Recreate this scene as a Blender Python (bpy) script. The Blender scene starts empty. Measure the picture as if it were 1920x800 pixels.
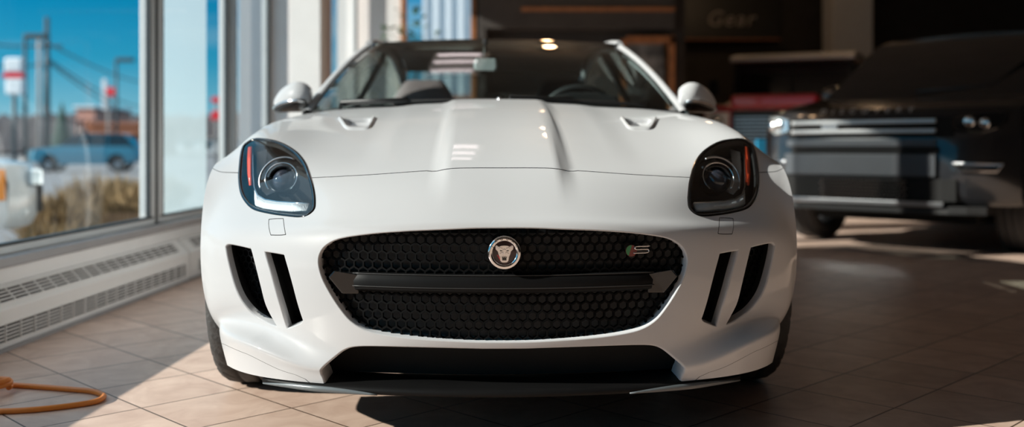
import bpy, bmesh, math, random
import numpy as np
from mathutils import Vector, Matrix, geometry, noise
from mathutils.bvhtree import BVHTree

random.seed(7)
SC = bpy.context.scene
COL = SC.collection
PI = math.pi

# ------------------------------------------------------------------ helpers
def link(o, parent=None):
    COL.objects.link(o)
    if parent is not None:
        o.parent = parent
    return o

def tag(o, label, cat, group=None):
    o['label'] = label; o['category'] = cat
    if group: o['group'] = group
    return o

def struct(o):
    o['kind'] = 'structure'
    return o

def thing(name, label, cat, loc=(0, 0, 0), rz=0.0, group=None):
    o = bpy.data.objects.new(name, None)
    o.empty_display_size = 0.1
    o.location = loc; o.rotation_euler = (0, 0, rz)
    link(o); tag(o, label, cat, group)
    return o

class MB:
    """collects verts and faces, then links them as one mesh object"""
    def __init__(s):
        s.v = []; s.f = []; s.mi = []; s.sm = []; s.cur = 0; s.smooth = True
    def add(s, vs, fs, smooth=None):
        b = len(s.v)
        s.v += [tuple(p) for p in vs]
        for f in fs:
            s.f.append(tuple(b + i for i in f)); s.mi.append(s.cur)
            s.sm.append(s.smooth if smooth is None else smooth)
        return s
    def box(s, x0, x1, y0, y1, z0, z1, M=None):
        vs = [Vector((x, y, z)) for z in (z0, z1) for y in (y0, y1) for x in (x0, x1)]
        if M is not None: vs = [M @ p for p in vs]
        return s.add(vs, [(0, 2, 3, 1), (4, 5, 7, 6), (0, 1, 5, 4), (2, 6, 7, 3), (0, 4, 6, 2), (1, 3, 7, 5)], False)
    def bar(s, a, b, w, h, up=(0, 0, 1)):
        a = Vector(a); b = Vector(b); d = (b - a).normalized(); up = Vector(up)
        sx = d.cross(up).normalized(); uz = sx.cross(d).normalized()
        vs = []
        for p in (a, b):
            for i, j in ((-1, -1), (1, -1), (1, 1), (-1, 1)):
                vs.append(p + sx * (i * w / 2) + uz * (j * h / 2))
        return s.add(vs, [(3, 2, 1, 0), (4, 5, 6, 7), (0, 1, 5, 4), (1, 2, 6, 5), (2, 3, 7, 6), (3, 0, 4, 7)], False)
    def tube(s, path, r, n=10, closed=False, caps=True, flat=1.0, up=None):
        P = [Vector(p) for p in path]; m = len(P)
        rr = r if isinstance(r, (list, tuple)) else [r] * m
        vs = []; prev = None
        for i in range(m):
            if closed: t = (P[(i + 1) % m] - P[i - 1])
            else: t = (P[min(i + 1, m - 1)] - P[max(i - 1, 0)])
            if t.length < 1e-9: t = Vector((0, 0, 1))
            t.normalize()
            if up is not None:
                nrm = Vector(up) - t * t.dot(Vector(up))
            elif prev is None:
                nrm = t.cross(Vector((0, 0, 1)))
                if nrm.length < 1e-3: nrm = t.cross(Vector((1, 0, 0)))
            else:
                nrm = prev - t * prev.dot(t)
            nrm.normalize(); prev = nrm; bn = t.cross(nrm)
            for k in range(n):
                a = 2 * PI * k / n
                vs.append(P[i] + nrm * (math.cos(a) * rr[i]) + bn * (math.sin(a) * rr[i] * flat))
        fs = []
        for i in range(m if closed else m - 1):
            j = (i + 1) % m
            for k in range(n):
                l = (k + 1) % n
                fs.append((i * n + k, i * n + l, j * n + l, j * n + k))
        s.add(vs, fs, True)
        if caps and not closed:
            b = len(s.v) - len(vs)
            s.f.append(tuple(b + k for k in range(n))[::-1]); s.mi.append(s.cur); s.sm.append(False)
            s.f.append(tuple(b + (m - 1) * n + k for k in range(n))); s.mi.append(s.cur); s.sm.append(False)
        return s
    def lathe(s, prof, n=32, M=None, smooth=True, closed_profile=False):
        """prof: (radius, height) about local Z"""
        M = M or Matrix()
        vs = [M @ Vector((r * math.cos(2 * PI * k / n), r * math.sin(2 * PI * k / n), h)) for r, h in prof for k in range(n)]
        fs = []
        m = len(prof)
        for i in range(m if closed_profile else m - 1):
            j = (i + 1) % m
            for k in range(n):
                l = (k + 1) % n
                fs.append((i * n + k, i * n + l, j * n + l, j * n + k))
        return s.add(vs, fs, smooth)
    def prism(s, poly, h0, h1, M=None, bev=0.0):
        """poly in local XY, extruded along local Z from h0 to h1"""
        M = M or Matrix(); n = len(poly)
        vs = [M @ Vector((x, y, h0)) for x, y in poly] + [M @ Vector((x, y, h1)) for x, y in poly]
        fs = [(i, (i + 1) % n, n + (i + 1) % n, n + i) for i in range(n)]
        s.add(vs, fs, False)
        b = len(s.v) - 2 * n
        tri = geometry.tessellate_polygon([[Vector((x, y, 0)) for x, y in poly]])
        for t in tri:
            s.f.append(tuple(b + n + i for i in t)); s.mi.append(s.cur); s.sm.append(False)
            s.f.append(tuple(b + i for i in reversed(t))); s.mi.append(s.cur); s.sm.append(False)
        return s
    def grid(s, rows, closed=False, smooth=True):
        m = len(rows); n = len(rows[0])
        vs = [p for r in rows for p in r]
        fs = []
        for i in range(m - 1):
            for k in range(n if closed else n - 1):
                l = (k + 1) % n
                fs.append((i * n + k, i * n + l, (i + 1) * n + l, (i + 1) * n + k))
        return s.add(vs, fs, smooth)
    def build(s, name, mats, parent=None, bevel=0.0, seg=2, subsurf=0, fixn=True, solid=0.0):
        me = bpy.data.meshes.new(name)
        me.from_pydata(s.v, [], s.f)
        mats = mats if isinstance(mats, (list, tuple)) else [mats]
        for m in mats: me.materials.append(m)
        for p, mi, sm in zip(me.polygons, s.mi, s.sm):
            p.material_index = mi; p.use_smooth = sm
        if fixn:
            bm = bmesh.new(); bm.from_mesh(me)
            bmesh.ops.recalc_face_normals(bm, faces=bm.faces)
            bm.to_mesh(me); bm.free()
        o = bpy.data.objects.new(name, me)
        link(o, parent)
        if solid:
            md = o.modifiers.new('solid', 'SOLIDIFY'); md.thickness = solid; md.offset = -1
        if bevel:
            md = o.modifiers.new('bevel', 'BEVEL'); md.width = bevel; md.segments = seg
            md.limit_method = 'ANGLE'; md.angle_limit = 0.6
        if subsurf:
            md = o.modifiers.new('sub', 'SUBSURF'); md.levels = subsurf; md.render_levels = subsurf
        return o

def text_mesh(name, body, size, mat, extrude=0.002, shear=0.0, parent=None, M=None, spacing=1.0):
    cu = bpy.data.curves.new(name + '_curve', 'FONT')
    cu.body = body; cu.size = size; cu.extrude = extrude; cu.shear = shear
    cu.align_x = 'CENTER'; cu.align_y = 'CENTER'; cu.space_character = spacing
    t = bpy.data.objects.new(name + '_tmp', cu); COL.objects.link(t)
    dg = bpy.context.evaluated_depsgraph_get()
    me = bpy.data.meshes.new_from_object(t.evaluated_get(dg))
    bpy.data.objects.remove(t); bpy.data.curves.remove(cu)
    if M is not None: me.transform(M)
    me.name = name; me.materials.clear(); me.materials.append(mat)
    return link(bpy.data.objects.new(name, me), parent)

# ------------------------------------------------------------------ materials
def newmat(name):
    m = bpy.data.materials.new(name); m.use_nodes = True
    nt = m.node_tree; b = nt.nodes['Principled BSDF']
    return m, nt, b

def mat(name, col, rough=0.5, metal=0.0, coat=0.0, spec=0.5, var=0.06, scale=6.0, bump=0.0, bscale=60.0, alpha=None, trans=0.0, emit=None, estr=0.0):
    m, nt, b = newmat(name)
    b.inputs['Roughness'].default_value = rough; b.inputs['Metallic'].default_value = metal
    b.inputs['Coat Weight'].default_value = coat; b.inputs['Coat Roughness'].default_value = 0.03
    b.inputs['Specular IOR Level'].default_value = spec
    b.inputs['Transmission Weight'].default_value = trans
    tc = nt.nodes.new('ShaderNodeTexCoord')
    nz = nt.nodes.new('ShaderNodeTexNoise'); nz.inputs['Scale'].default_value = scale; nz.inputs['Detail'].default_value = 4
    nt.links.new(tc.outputs['Object'], nz.inputs['Vector'])
    rp = nt.nodes.new('ShaderNodeValToRGB')
    c = Vector(col)
    rp.color_ramp.elements[0].position = 0.3; rp.color_ramp.elements[1].position = 0.7
    rp.color_ramp.elements[0].color = (*(c * (1 - var)), 1); rp.color_ramp.elements[1].color = (*[min(1, x) for x in c * (1 + var)], 1)
    nt.links.new(nz.outputs['Fac'], rp.inputs['Fac'])
    nt.links.new(rp.outputs['Color'], b.inputs['Base Color'])
    if bump:
        n2 = nt.nodes.new('ShaderNodeTexNoise'); n2.inputs['Scale'].default_value = bscale; n2.inputs['Detail'].default_value = 3
        nt.links.new(tc.outputs['Object'], n2.inputs['Vector'])
        bp = nt.nodes.new('ShaderNodeBump'); bp.inputs['Strength'].default_value = bump; bp.inputs['Distance'].default_value = 0.01
        nt.links.new(n2.outputs['Fac'], bp.inputs['Height']); nt.links.new(bp.outputs['Normal'], b.inputs['Normal'])
    if emit:
        b.inputs['Emission Color'].default_value = (*emit, 1); b.inputs['Emission Strength'].default_value = estr
    return m

def glassmat(name, tint, ior=1.5, rough=0.0, gloss=1.0):
    """thin clear pane: straight-through transmission plus mirror reflection by Fresnel"""
    m = bpy.data.materials.new(name); m.use_nodes = True
    nt = m.node_tree; nt.nodes.clear()
    out = nt.nodes.new('ShaderNodeOutputMaterial')
    tr = nt.nodes.new('ShaderNodeBsdfTransparent'); tr.inputs['Color'].default_value = (*tint, 1)
    gl = nt.nodes.new('ShaderNodeBsdfGlossy'); gl.inputs['Roughness'].default_value = rough
    gl.inputs['Color'].default_value = (gloss, gloss, gloss, 1)
    ge = nt.nodes.new('ShaderNodeNewGeometry'); r0 = ((ior - 1) / (ior + 1)) ** 2
    def mth(op, a, b_):
        n = nt.nodes.new('ShaderNodeMath'); n.operation = op
        for k, q in enumerate((a, b_)):
            if q is None: continue
            if isinstance(q, (int, float)): n.inputs[k].default_value = q
            else: nt.links.new(q, n.inputs[k])
        return n
    dp = nt.nodes.new('ShaderNodeVectorMath'); dp.operation = 'DOT_PRODUCT'
    nt.links.new(ge.outputs['Normal'], dp.inputs[0]); nt.links.new(ge.outputs['Incoming'], dp.inputs[1])
    c_ = mth('SUBTRACT', 1.0, mth('ABSOLUTE', dp.outputs['Value'], None).outputs[0])
    fr = mth('MULTIPLY_ADD', mth('POWER', c_.outputs[0], 5.0).outputs[0], 1 - r0); fr.inputs[2].default_value = r0
    mx = nt.nodes.new('ShaderNodeMixShader')
    nt.links.new(fr.outputs[0], mx.inputs[0]); nt.links.new(tr.outputs[0], mx.inputs[1]); nt.links.new(gl.outputs[0], mx.inputs[2])
    nt.links.new(mx.outputs[0], out.inputs['Surface'])
    return m

M = {}
M['paint'] = mat('white_car_paint', (.62, .625, .64), .45, coat=.55, var=.01, scale=3, spec=.15)
M['paint'].node_tree.nodes['Principled BSDF'].inputs['Diffuse Roughness'].default_value = 1.0
M['black_gloss'] = mat('black_gloss', (.007, .007, .0075), .12, coat=.35, var=.1)
M['black_plastic'] = mat('black_plastic', (.02, .02, .0205), .45, var=.15)
M['black_matte'] = mat('black_matte', (.018, .018, .018), .8, var=.1, spec=.15)
M['grille_black'] = mat('grille_black', (.0065, .0065, .0068), .45, var=.1, spec=.10)
M['mesh_black'] = mat('mesh_black', (.004, .004, .0042), .55, var=.1, spec=.06)
M['chrome'] = mat('chrome', (.85, .85, .86), .08, 1.0, var=.03)
M['satin'] = mat('satin_metal', (.55, .56, .58), .28, 1.0, var=.04)
M['rubber'] = mat('tyre_rubber', (.035, .034, .034), .75, var=.2, bump=.3, bscale=90)
M['alloy'] = mat('alloy', (.45, .46, .48), .25, 1.0, var=.04)
M['screen_glass'] = glassmat('windscreen_glass', (.62, .70, .69))
M['lens_glass'] = glassmat('lamp_lens', (.90, .94, .96), 1.45)
M['seat'] = mat('sunlit_seat_leather', (.42, .30, .31), .5, var=.08, bump=.1)  # pinkish sunlight put into the leather colour
M['dark_leather'] = mat('dark_leather', (.03, .03, .032), .55, var=.15, bump=.1)
M['frost'] = mat('frosted_light_bar', (.82, .84, .86), .3, var=.05, bump=.4, bscale=300)
M['amber'] = mat('red_amber_marker', (.85, .09, .03), .25, coat=.5, var=.08)
M['lamp_lens'] = mat('projector_lens', (.03, .035, .05), .03, coat=1.0, var=.1)
M['lamp_inner'] = mat('lamp_housing', (.018, .045, .06), .12, 1.0, var=.2)  # teal tint puts the reflected sky into the housing colour
M['void'] = mat('dark_backing', (.20, .20, .20), .9, var=.1, spec=.1)
M['badge_dark'] = mat('badge_maroon', (.035, .012, .012), .3, coat=.6, var=.1)
M['green'] = mat('badge_green', (.01, .20, .07), .3, coat=.6, var=.1)
M['red'] = mat('badge_red', (.16, .012, .01), .3, coat=.6, var=.1)
M['bright_red'] = mat('badge_bright_red', (.7, .02, .03), .3, coat=.6, var=.1)
M['trim_grey'] = mat('grey_edge_trim', (.10, .115, .125), .3, var=.05)
M['mesh_dark'] = mat('dark_metal_mesh', (.07, .075, .08), .22, .8, var=.1)
M['duct_black'] = mat('duct_black', (.035, .035, .034), .9, var=.1, spec=.08)
# ------------------------------------------------------------------ camera frame of reference (35 mm lens, 0.735 m above the floor)
FPX = 1867.0; HZ = 275.0; CAMZ = 0.735
CAR_M = Matrix.Translation((-.0175, 2.30, 0)) @ Matrix.Rotation(.026, 4, 'Z')
CAR_I = CAR_M.inverted()

def at(px, py, d):
    """world point seen at a photo pixel at depth d"""
    return Vector(((px - 960) / FPX * d, d, CAMZ + (HZ - py) / FPX * d))

# ------------------------------------------------------------------ spline surface of the nose
def arch(a, x, cy=.87, cz=.335, r=.365):
    a = math.radians(a)
    return (x, cy + r * math.cos(a), cz + r * math.sin(a))
NET = [
 [(0,1.55,.900),(.15,1.555,.899),(.30,1.575,.894),(.45,1.61,.889),(.60,1.66,.884),(.72,1.73,.875),(.82,1.76,.853),(.88,1.78,.77),(.905,1.78,.58),(.905,1.78,.2)],
 [(0,1.15,.855),(.15,1.15,.854),(.3,1.155,.845),(.45,1.165,.837),(.6,1.19,.837),(.72,1.22,.838),(.815,1.25,.818),(.872,1.27,.75),(.905,1.28,.6),arch(12,.908)],
 [(0,.8,.800),(.15,.8,.799),(.3,.81,.787),(.45,.83,.778),(.58,.87,.782),(.69,.92,.800),(.785,.98,.795),(.855,1.02,.745),(.893,1.05,.69),arch(60,.908)],
 [(0,.5,.738),(.15,.5,.737),(.3,.52,.723),(.44,.56,.714),(.56,.62,.720),(.66,.69,.742),(.755,.77,.757),(.83,.82,.735),(.882,.86,.712),arch(88,.907)],
 [(0,.27,.680),(.15,.275,.679),(.3,.305,.667),(.43,.36,.657),(.53,.43,.657),(.62,.515,.667),(.70,.60,.680),(.78,.675,.680),(.852,.70,.672),arch(112,.902)],
 [(0,.12,.620),(.15,.125,.618),(.3,.16,.608),(.42,.22,.600),(.52,.30,.597),(.61,.39,.600),(.69,.475,.605),(.765,.55,.603),(.835,.595,.598),arch(132,.893)],
 [(0,.04,.572),(.15,.045,.571),(.3,.08,.563),(.43,.145,.555),(.53,.22,.548),(.62,.305,.547),(.70,.385,.545),(.77,.46,.54),(.832,.52,.53),arch(148,.882)],
 [(0,.012,.545),(.15,.016,.544),(.3,.045,.535),(.44,.105,.523),(.545,.18,.512),(.635,.26,.505),(.715,.335,.497),(.785,.415,.485),(.835,.475,.47),arch(163,.872)],
 [(0,0,.46),(.15,.005,.458),(.3,.032,.45),(.44,.09,.44),(.545,.165,.432),(.635,.243,.424),(.715,.322,.415),(.785,.40,.40),(.83,.455,.38),arch(178,.858)],
 [(0,.005,.37),(.15,.01,.368),(.3,.037,.362),(.44,.095,.354),(.545,.168,.346),(.63,.243,.338),(.71,.322,.33),(.775,.395,.315),(.815,.45,.295),arch(190,.835)],
 [(0,.02,.29),(.15,.025,.289),(.3,.05,.286),(.44,.108,.284),(.545,.192,.283),(.625,.275,.283),(.70,.35,.281),(.755,.41,.272),(.785,.452,.258),arch(197,.805)],
 [(0,.035,.255),(.15,.04,.255),(.3,.060,.252),(.44,.110,.243),(.548,.175,.252),(.632,.240,.263),(.705,.312,.266),(.748,.375,.262),(.770,.432,.246),arch(201,.787)],
 [(0,.045,.230),(.15,.050,.230),(.3,.068,.224),(.44,.098,.206),(.555,.142,.230),(.645,.202,.250),(.713,.280,.254),(.749,.36,.248),(.765,.425,.232),arch(204,.774)],
 [(0,.050,.205),(.15,.055,.205),(.3,.072,.202),(.44,.103,.190),(.553,.146,.207),(.640,.206,.221),(.706,.284,.223),(.743,.360,.215),(.758,.423,.203),arch(207,.763)],
 [(0,.06,.165),(.15,.065,.165),(.3,.08,.165),(.44,.112,.165),(.547,.155,.165),(.628,.215,.163),(.69,.29,.16),(.727,.36,.155),(.742,.42,.15),arch(210,.75)],
]
NET = np.array(NET); _x = NET[..., 0]; NET[..., 0] = np.where(_x > .76, .76 + (_x - .76) * .76, _x)                                    # rows x 10 x 3
_neg = NET[:, :0:-1].copy(); _neg[..., 0] *= -1
NETF = np.concatenate([_neg, NET], axis=1)             # rows x 19 x 3
NR, NC = NETF.shape[:2]

def _ctrl(d, lam):
    n = d.shape[0]
    A = np.zeros((n + 2, n + 2)); b = np.zeros((n + 2,) + d.shape[1:])
    A[0, :3] = (1, -2, 1); A[-1, -3:] = (1, -2, 1)
    for i in range(n):
        A[i + 1, i:i + 3] = (1 / 6, 4 / 6, 1 / 6); b[i + 1] = d[i]
    C = np.linalg.solve(A, b.reshape(n + 2, -1)).reshape(b.shape)
    D = np.concatenate([2 * d[:1] - d[1:2], d, 2 * d[-1:] - d[-2:-1]])
    return lam * C + (1 - lam) * D
_c = _ctrl(NETF, .8)
CTRL = np.swapaxes(_ctrl(np.swapaxes(_c, 0, 1), .8), 0, 1)   # (NR+2) x (NC+2) x 3

def _basis(t):
    return np.stack([(1 - t) ** 3, 3 * t ** 3 - 6 * t ** 2 + 4, -3 * t ** 3 + 3 * t ** 2 + 3 * t + 1, t ** 3], -1) / 6

def smooth(a, b, x):
    t = np.clip((x - a) / (b - a), 0, 1)
    return t * t * (3 - 2 * t)

def S0(u, v):
    u = np.clip(np.asarray(u, float) + 9, 0, NC - 1 - 1e-9); v = np.clip(np.asarray(v, float), 0, NR - 1 - 1e-9)
    iu = u.astype(int); iv = v.astype(int)
    bu = _basis(u - iu); bv = _basis(v - iv)
    out = np.zeros(u.shape + (3,))
    for a in range(4):
        for b in range(4):
            out += CTRL[iv + a, iu + b] * (bv[..., a] * bu[..., b])[..., None]
    return out

def S(u, v):
    p = S0(u, v)
    x = np.abs(p[..., 0]); y = p[..., 1]; z = p[..., 2]
    # raised centre of the bonnet with soft shoulders, fading out over the nose
    wid = .135 + .02 * y
    h = .013 * (1 - smooth(wid - .006, wid + .040, x)) * smooth(.05, .30, y)
    # second, weaker shoulder further out
    h = h + .006 * (1 - smooth(.30, .40, x)) * smooth(.25, .7, y)
    p = p.copy(); p[..., 2] = z + h
    return p

def SN(u, v):
    e = 1e-3
    u = np.asarray(u, float); v = np.asarray(v, float)
    du = S(np.minimum(u + e, 9), v) - S(np.maximum(u - e, -9), v)
    dv = S(u, np.minimum(v + e, NR - 1)) - S(u, np.maximum(v - e, 0))
    n = np.cross(du, dv)
    n = n / np.maximum(np.linalg.norm(n, axis=-1, keepdims=True), 1e-12)
    s = np.where(n[..., 1:2] * 1.0 - n[..., 2:3] > 0, -1, 1) if False else 1
    return n * s
_t = SN(np.array([0.]), np.array([8.]))[0]
NSIGN = -1.0 if _t[1] > 0 else 1.0
def SNo(u, v): return SN(u, v) * NSIGN

# ray lookup
_du = 12
_us = np.linspace(-9, 9, 18 * _du + 1); _vs = np.linspace(0, NR - 1, (NR - 1) * _du + 1)
_U, _V = np.meshgrid(_us, _vs)
_P = S(_U, _V).reshape(-1, 3)
_nu = len(_us)
_tris = []
for j in range(len(_vs) - 1):
    for i in range(_nu - 1):
        a = j * _nu + i
        _tris.append((a, a + 1, a + _nu + 1)); _tris.append((a, a + _nu + 1, a + _nu))
BODY_BVH = BVHTree.FromPolygons([tuple(p) for p in _P], _tris)
_UV = np.stack([_U.ravel(), _V.ravel()], -1)

def ray(px, py):
    o = CAR_I @ Vector((0, 0, CAMZ))
    d = (CAR_I.to_3x3() @ Vector(((px - 960) / FPX, 1, (HZ - py) / FPX))).normalized()
    return o, d

def hit(px, py, flip=True):
    """body point seen at pixel -> (u, v) on the surface, mirrored to the +x half"""
    for k in range(14):
        o, d = ray(px + (k if px < 946 else -k), py + k * .3)
        loc, n, idx, dist = BODY_BVH.ray_cast(o, d)
        if loc is not None: break
    if k: print('nudged', px, py, k)
    if loc is None: raise ValueError('miss %s %s' % (px, py))
    a, b, c = _tris[idx]
    A, B, C = (Vector(_P[k]) for k in (a, b, c))
    w = np.array(geometry.barycentric_transform(loc, A, B, C, Vector((1, 0, 0)), Vector((0, 1, 0)), Vector((0, 0, 1))))
    uv = w[0] * _UV[a] + w[1] * _UV[b] + w[2] * _UV[c]
    if flip: uv[0] = abs(uv[0]) if uv[0] < 0 else -uv[0]
    return uv

def _unused(pts): return np.array([hit(*p) for p in pts])

def crv(pts, n=8, closed=True):
    """Catmull-Rom through points (any dimension)"""
    P = np.asarray(pts, float); m = len(P); out = []
    rng = range(m) if closed else range(m - 1)
    for i in rng:
        if closed: p0, p1, p2, p3 = P[i - 1], P[i], P[(i + 1) % m], P[(i + 2) % m]
        else: p0, p1, p2, p3 = P[max(i - 1, 0)], P[i], P[i + 1], P[min(i + 2, m - 1)]
        for k in range(n):
            t = k / n
            out.append(.5 * ((2 * p1) + (-p0 + p2) * t + (2 * p0 - 5 * p1 + 4 * p2 - p3) * t * t + (-p0 + 3 * p1 - 3 * p2 + p3) * t ** 3))
    if not closed: out.append(P[-1])
    return np.array(out)

def resample(poly, step, closed=True):
    P = np.asarray(poly, float); out = []
    m = len(P)
    for i in range(m if closed else m - 1):
        a, b = P[i], P[(i + 1) % m]
        k = max(1, int(math.ceil(np.linalg.norm(b - a) / step)))
        for j in range(k): out.append(a + (b - a) * j / k)
    if not closed: out.append(P[-1])
    return np.array(out)

def inpoly(pts, poly):
    x, y = pts[:, 0], pts[:, 1]; c = np.zeros(len(pts), bool)
    n = len(poly)
    for i in range(n):
        x0, y0 = poly[i]; x1, y1 = poly[(i + 1) % n]
        k = (y0 > y) != (y1 > y)
        if y1 != y0: c ^= k & (x < (x1 - x0) * (y - y0) / (y1 - y0) + x0)
    return c

def segdist(pts, poly):
    d = np.full(len(pts), 1e9); n = len(poly)
    for i in range(n):
        a = poly[i]; b = poly[(i + 1) % n]; ab = b - a; L = max(ab @ ab, 1e-18)
        t = np.clip(((pts - a) @ ab) / L, 0, 1)
        q = pts - (a + t[:, None] * ab)
        d = np.minimum(d, np.sqrt((q * q).sum(1)))
    return d

def strip(path, w):
    """closed thin polygon of half width w around an open path"""
    P = np.asarray(path, float); L = []; R = []
    for i in range(len(P)):
        t = P[min(i + 1, len(P) - 1)] - P[max(i - 1, 0)]; t = t / np.linalg.norm(t)
        n = np.array((-t[1], t[0])); L.append(P[i] + n * w); R.append(P[i] - n * w)
    return np.array(L + R[::-1])

def cdt(us, vs, polys, dom, tol=.03):
    """constrained triangulation of a parameter rectangle cut by closed polygons"""
    U, V = np.meshgrid(us, vs); G = np.stack([U.ravel(), V.ravel()], -1)
    edge = (np.abs(G[:, 0] - dom[0]) < 1e-9) | (np.abs(G[:, 0] - dom[1]) < 1e-9) | (np.abs(G[:, 1] - dom[2]) < 1e-9) | (np.abs(G[:, 1] - dom[3]) < 1e-9)
    keep = np.ones(len(G), bool)
    for p in polys:
        lo = p.min(0) - tol; hi = p.max(0) + tol
        near = (G >= lo).all(1) & (G <= hi).all(1)
        idx = np.where(near)[0]
        if len(idx):
            d = segdist(G[idx], p); keep[idx[d < tol]] = False
    keep |= edge
    pts = [tuple(g) for g in G[keep]]; edges = []
    def loop(P):
        b = len(pts); n = len(P)
        pts.extend(tuple(q) for q in P)
        edges.extend((b + i, b + (i + 1) % n) for i in range(n))
    for p in polys: loop(p)
    b = len(pts)
    rect = [(u, dom[2]) for u in us] + [(dom[1], v) for v in vs[1:]] + [(u, dom[3]) for u in us[::-1][1:]] + [(dom[0], v) for v in vs[::-1][1:-1]]
    loop(np.array(rect))
    r = geometry.delaunay_2d_cdt([Vector(p) for p in pts], edges, [], 0, 1e-6)
    P = np.array([tuple(p) for p in r[0]]); T = np.array(r[2])
    c = P[T].mean(1)
    inside = (c[:, 0] > dom[0]) & (c[:, 0] < dom[1]) & (c[:, 1] > dom[2]) & (c[:, 1] < dom[3])
    a = P[T]; area = np.abs((a[:, 1, 0] - a[:, 0, 0]) * (a[:, 2, 1] - a[:, 0, 1]) - (a[:, 1, 1] - a[:, 0, 1]) * (a[:, 2, 0] - a[:, 0, 0]))
    T = T[inside & (area > 1e-9)]
    return P, T

def islands(T):
    par = {}
    def find(a):
        while par[a] != a:
            par[a] = par[par[a]]; a = par[a]
        return a
    ed = {}
    for i in range(len(T)): par[i] = i
    for i, t in enumerate(T):
        for k in range(3):
            e = tuple(sorted((t[k], t[(k + 1) % 3])))
            if e in ed: par[find(i)] = find(ed[e])
            else: ed[e] = i
    lab = np.array([find(i) for i in range(len(T))])
    return [np.where(lab == l)[0] for l in np.unique(lab)]

def surf_mesh(name, P, T, evalp, evaln, polys, rings, mats, parent, dom=None, flip_test=None):
    """triangles -> mesh with exact normals, plus turned-in edges along the polygons it touches.
    rings[i] = list of (toward hole, below surface, along +y, along x sign) offsets for polygon i, or None"""
    used = np.unique(T); remap = -np.ones(len(P), int); remap[used] = np.arange(len(used))
    Q = P[used]; F = remap[T]
    X = evalp(Q[:, 0], Q[:, 1]); N = evaln(Q[:, 0], Q[:, 1])
    # orient faces with the normals
    fn = np.cross(X[F[:, 1]] - X[F[:, 0]], X[F[:, 2]] - X[F[:, 0]])
    bad = (fn * N[F].mean(1)).sum(1) < 0
    F[bad] = F[bad][:, ::-1]
    verts = [tuple(x) for x in X]; norms = [tuple(n) for n in N]
    faces = [tuple(f) for f in F]; fmat = [0] * len(faces)
    # boundary edges
    cnt = {}
    for f in faces:
        for k in range(3):
            a, b = f[k], f[(k + 1) % 3]
            cnt[(a, b)] = f
    bound = [(e, f) for e, f in cnt.items() if (e[1], e[0]) not in cnt]
    bv = np.array(sorted({k for e, _ in bound for k in e}))
    owner = {k: [] for k in bv}
    for pi, p in enumerate(polys):
        if not rings[pi]: continue
        lo = p.min(0) - .01; hi = p.max(0) + .01
        m = ((Q[bv] >= lo) & (Q[bv] <= hi)).all(1); ids = bv[m]
        if len(ids) == 0: continue
        d = segdist(Q[ids], p)
        for k in ids[d < 2e-5]: owner[k].append(pi)
    byp = {}
    for (a, b), f in bound:
        for pi in set(owner[a]) & set(owner[b]):
            byp.setdefault(pi, []).append((a, b, f)); break
    for pi, es in byp.items():
        tv = {}
        for a, b, f in es:
            c = X[list(f)].mean(0); e = X[b] - X[a]; m = (X[a] + X[b]) / 2 - c
            t = m - e * (m @ e) / max(e @ e, 1e-15); L = np.linalg.norm(t)
            if L > 1e-12: t = t / L
            w = np.linalg.norm(e)
            for k in (a, b): tv[k] = tv.get(k, 0) + t * w
        prev = {k: k for k in tv}
        dirs = {}
        for k, t in tv.items():
            t = t - N[k] * (t @ N[k]); dirs[k] = t / max(np.linalg.norm(t), 1e-12)
        for ri, (ta, nb, cy) in enumerate(rings[pi]):
            cur = {}
            for k in tv:
                q = X[k] + dirs[k] * ta - N[k] * nb + np.array((0, cy, 0))
                n = dirs[k] if ri > 0 else (dirs[k] + N[k]) / 1.414
                cur[k] = len(verts); verts.append(tuple(q)); norms.append(tuple(n))
            for a, b, f in es:
                faces.append((prev[b], prev[a], cur[a], cur[b])); fmat.append(1 if len(rings[pi]) == 4 and ri == 3 else 1 if len(mats) > 1 and len(rings[pi]) == 2 and rings[pi][0][0] == .0004 else 0)
            prev = cur
    me = bpy.data.meshes.new(name)
    me.from_pydata(verts, [], faces)
    for m in mats: me.materials.append(m)
    for p, mi in zip(me.polygons, fmat): p.use_smooth = True; p.material_index = mi
    me.validate()
    if len(me.vertices) == len(verts):
        me.normals_split_custom_set_from_vertices([Vector(n) for n in norms])
    return link(bpy.data.objects.new(name, me), parent)

def hits(pts): return np.array([hit(*p) for p in pts])
# ------------------------------------------------------------------ outlines read off the photo, carried on to the surface
def mir(p): return np.asarray(p)[::-1] * np.array((-1, 1))
HEAD_PX = [(476,261),(464,267),(456,275),(451,299),(449,326),(451,353),(459,373),(476,390),(504,398),(538,403),(563,405),(577,402),(587,393),(589,380),(587,357),(580,330),(570,305),(556,287),(538,274),(518,265),(495,261)]
head = crv(hits(HEAD_PX), 5)
GR_PX = [(905,425),(832,428),(760,431),(700,435.5),(641,444),(613,456),(599,472),(595,492),(601,519),(616,549),(637,581),(658,605),(687,621.5),(730,631),(790,637.5),(850,641),(905,643)]
_g = hits(GR_PX)
grille = crv(np.concatenate([_g, (_g * np.array((-1, 1)))[::-1]]), 6)
LI_PX = [(905,652),(820,650),(740,648),(690,646.8),(662,648),(646,652.5),(628,664.5),(606,683),(598.5,693),(600,703)]
_l = crv(hits(LI_PX), 6, False)
_e = hit(603, 708); _l = np.concatenate([_l, [_e, (_e[0] - .05, NR - .6)]])
intake = np.concatenate([_l, (_l * np.array((-1, 1)))[::-1]])
OV_PX = [(421.5,468),(421.5,461),(425,456.5),(431,455.5),(450,459),(466,463),(471,466),(480,500),(490,540),(499,573),(511,597),(519,612),(513,612),(497,605),(476,592),(456,571),(440,541),(428,500)]
ov = crv(hits(OV_PX), 4)
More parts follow.
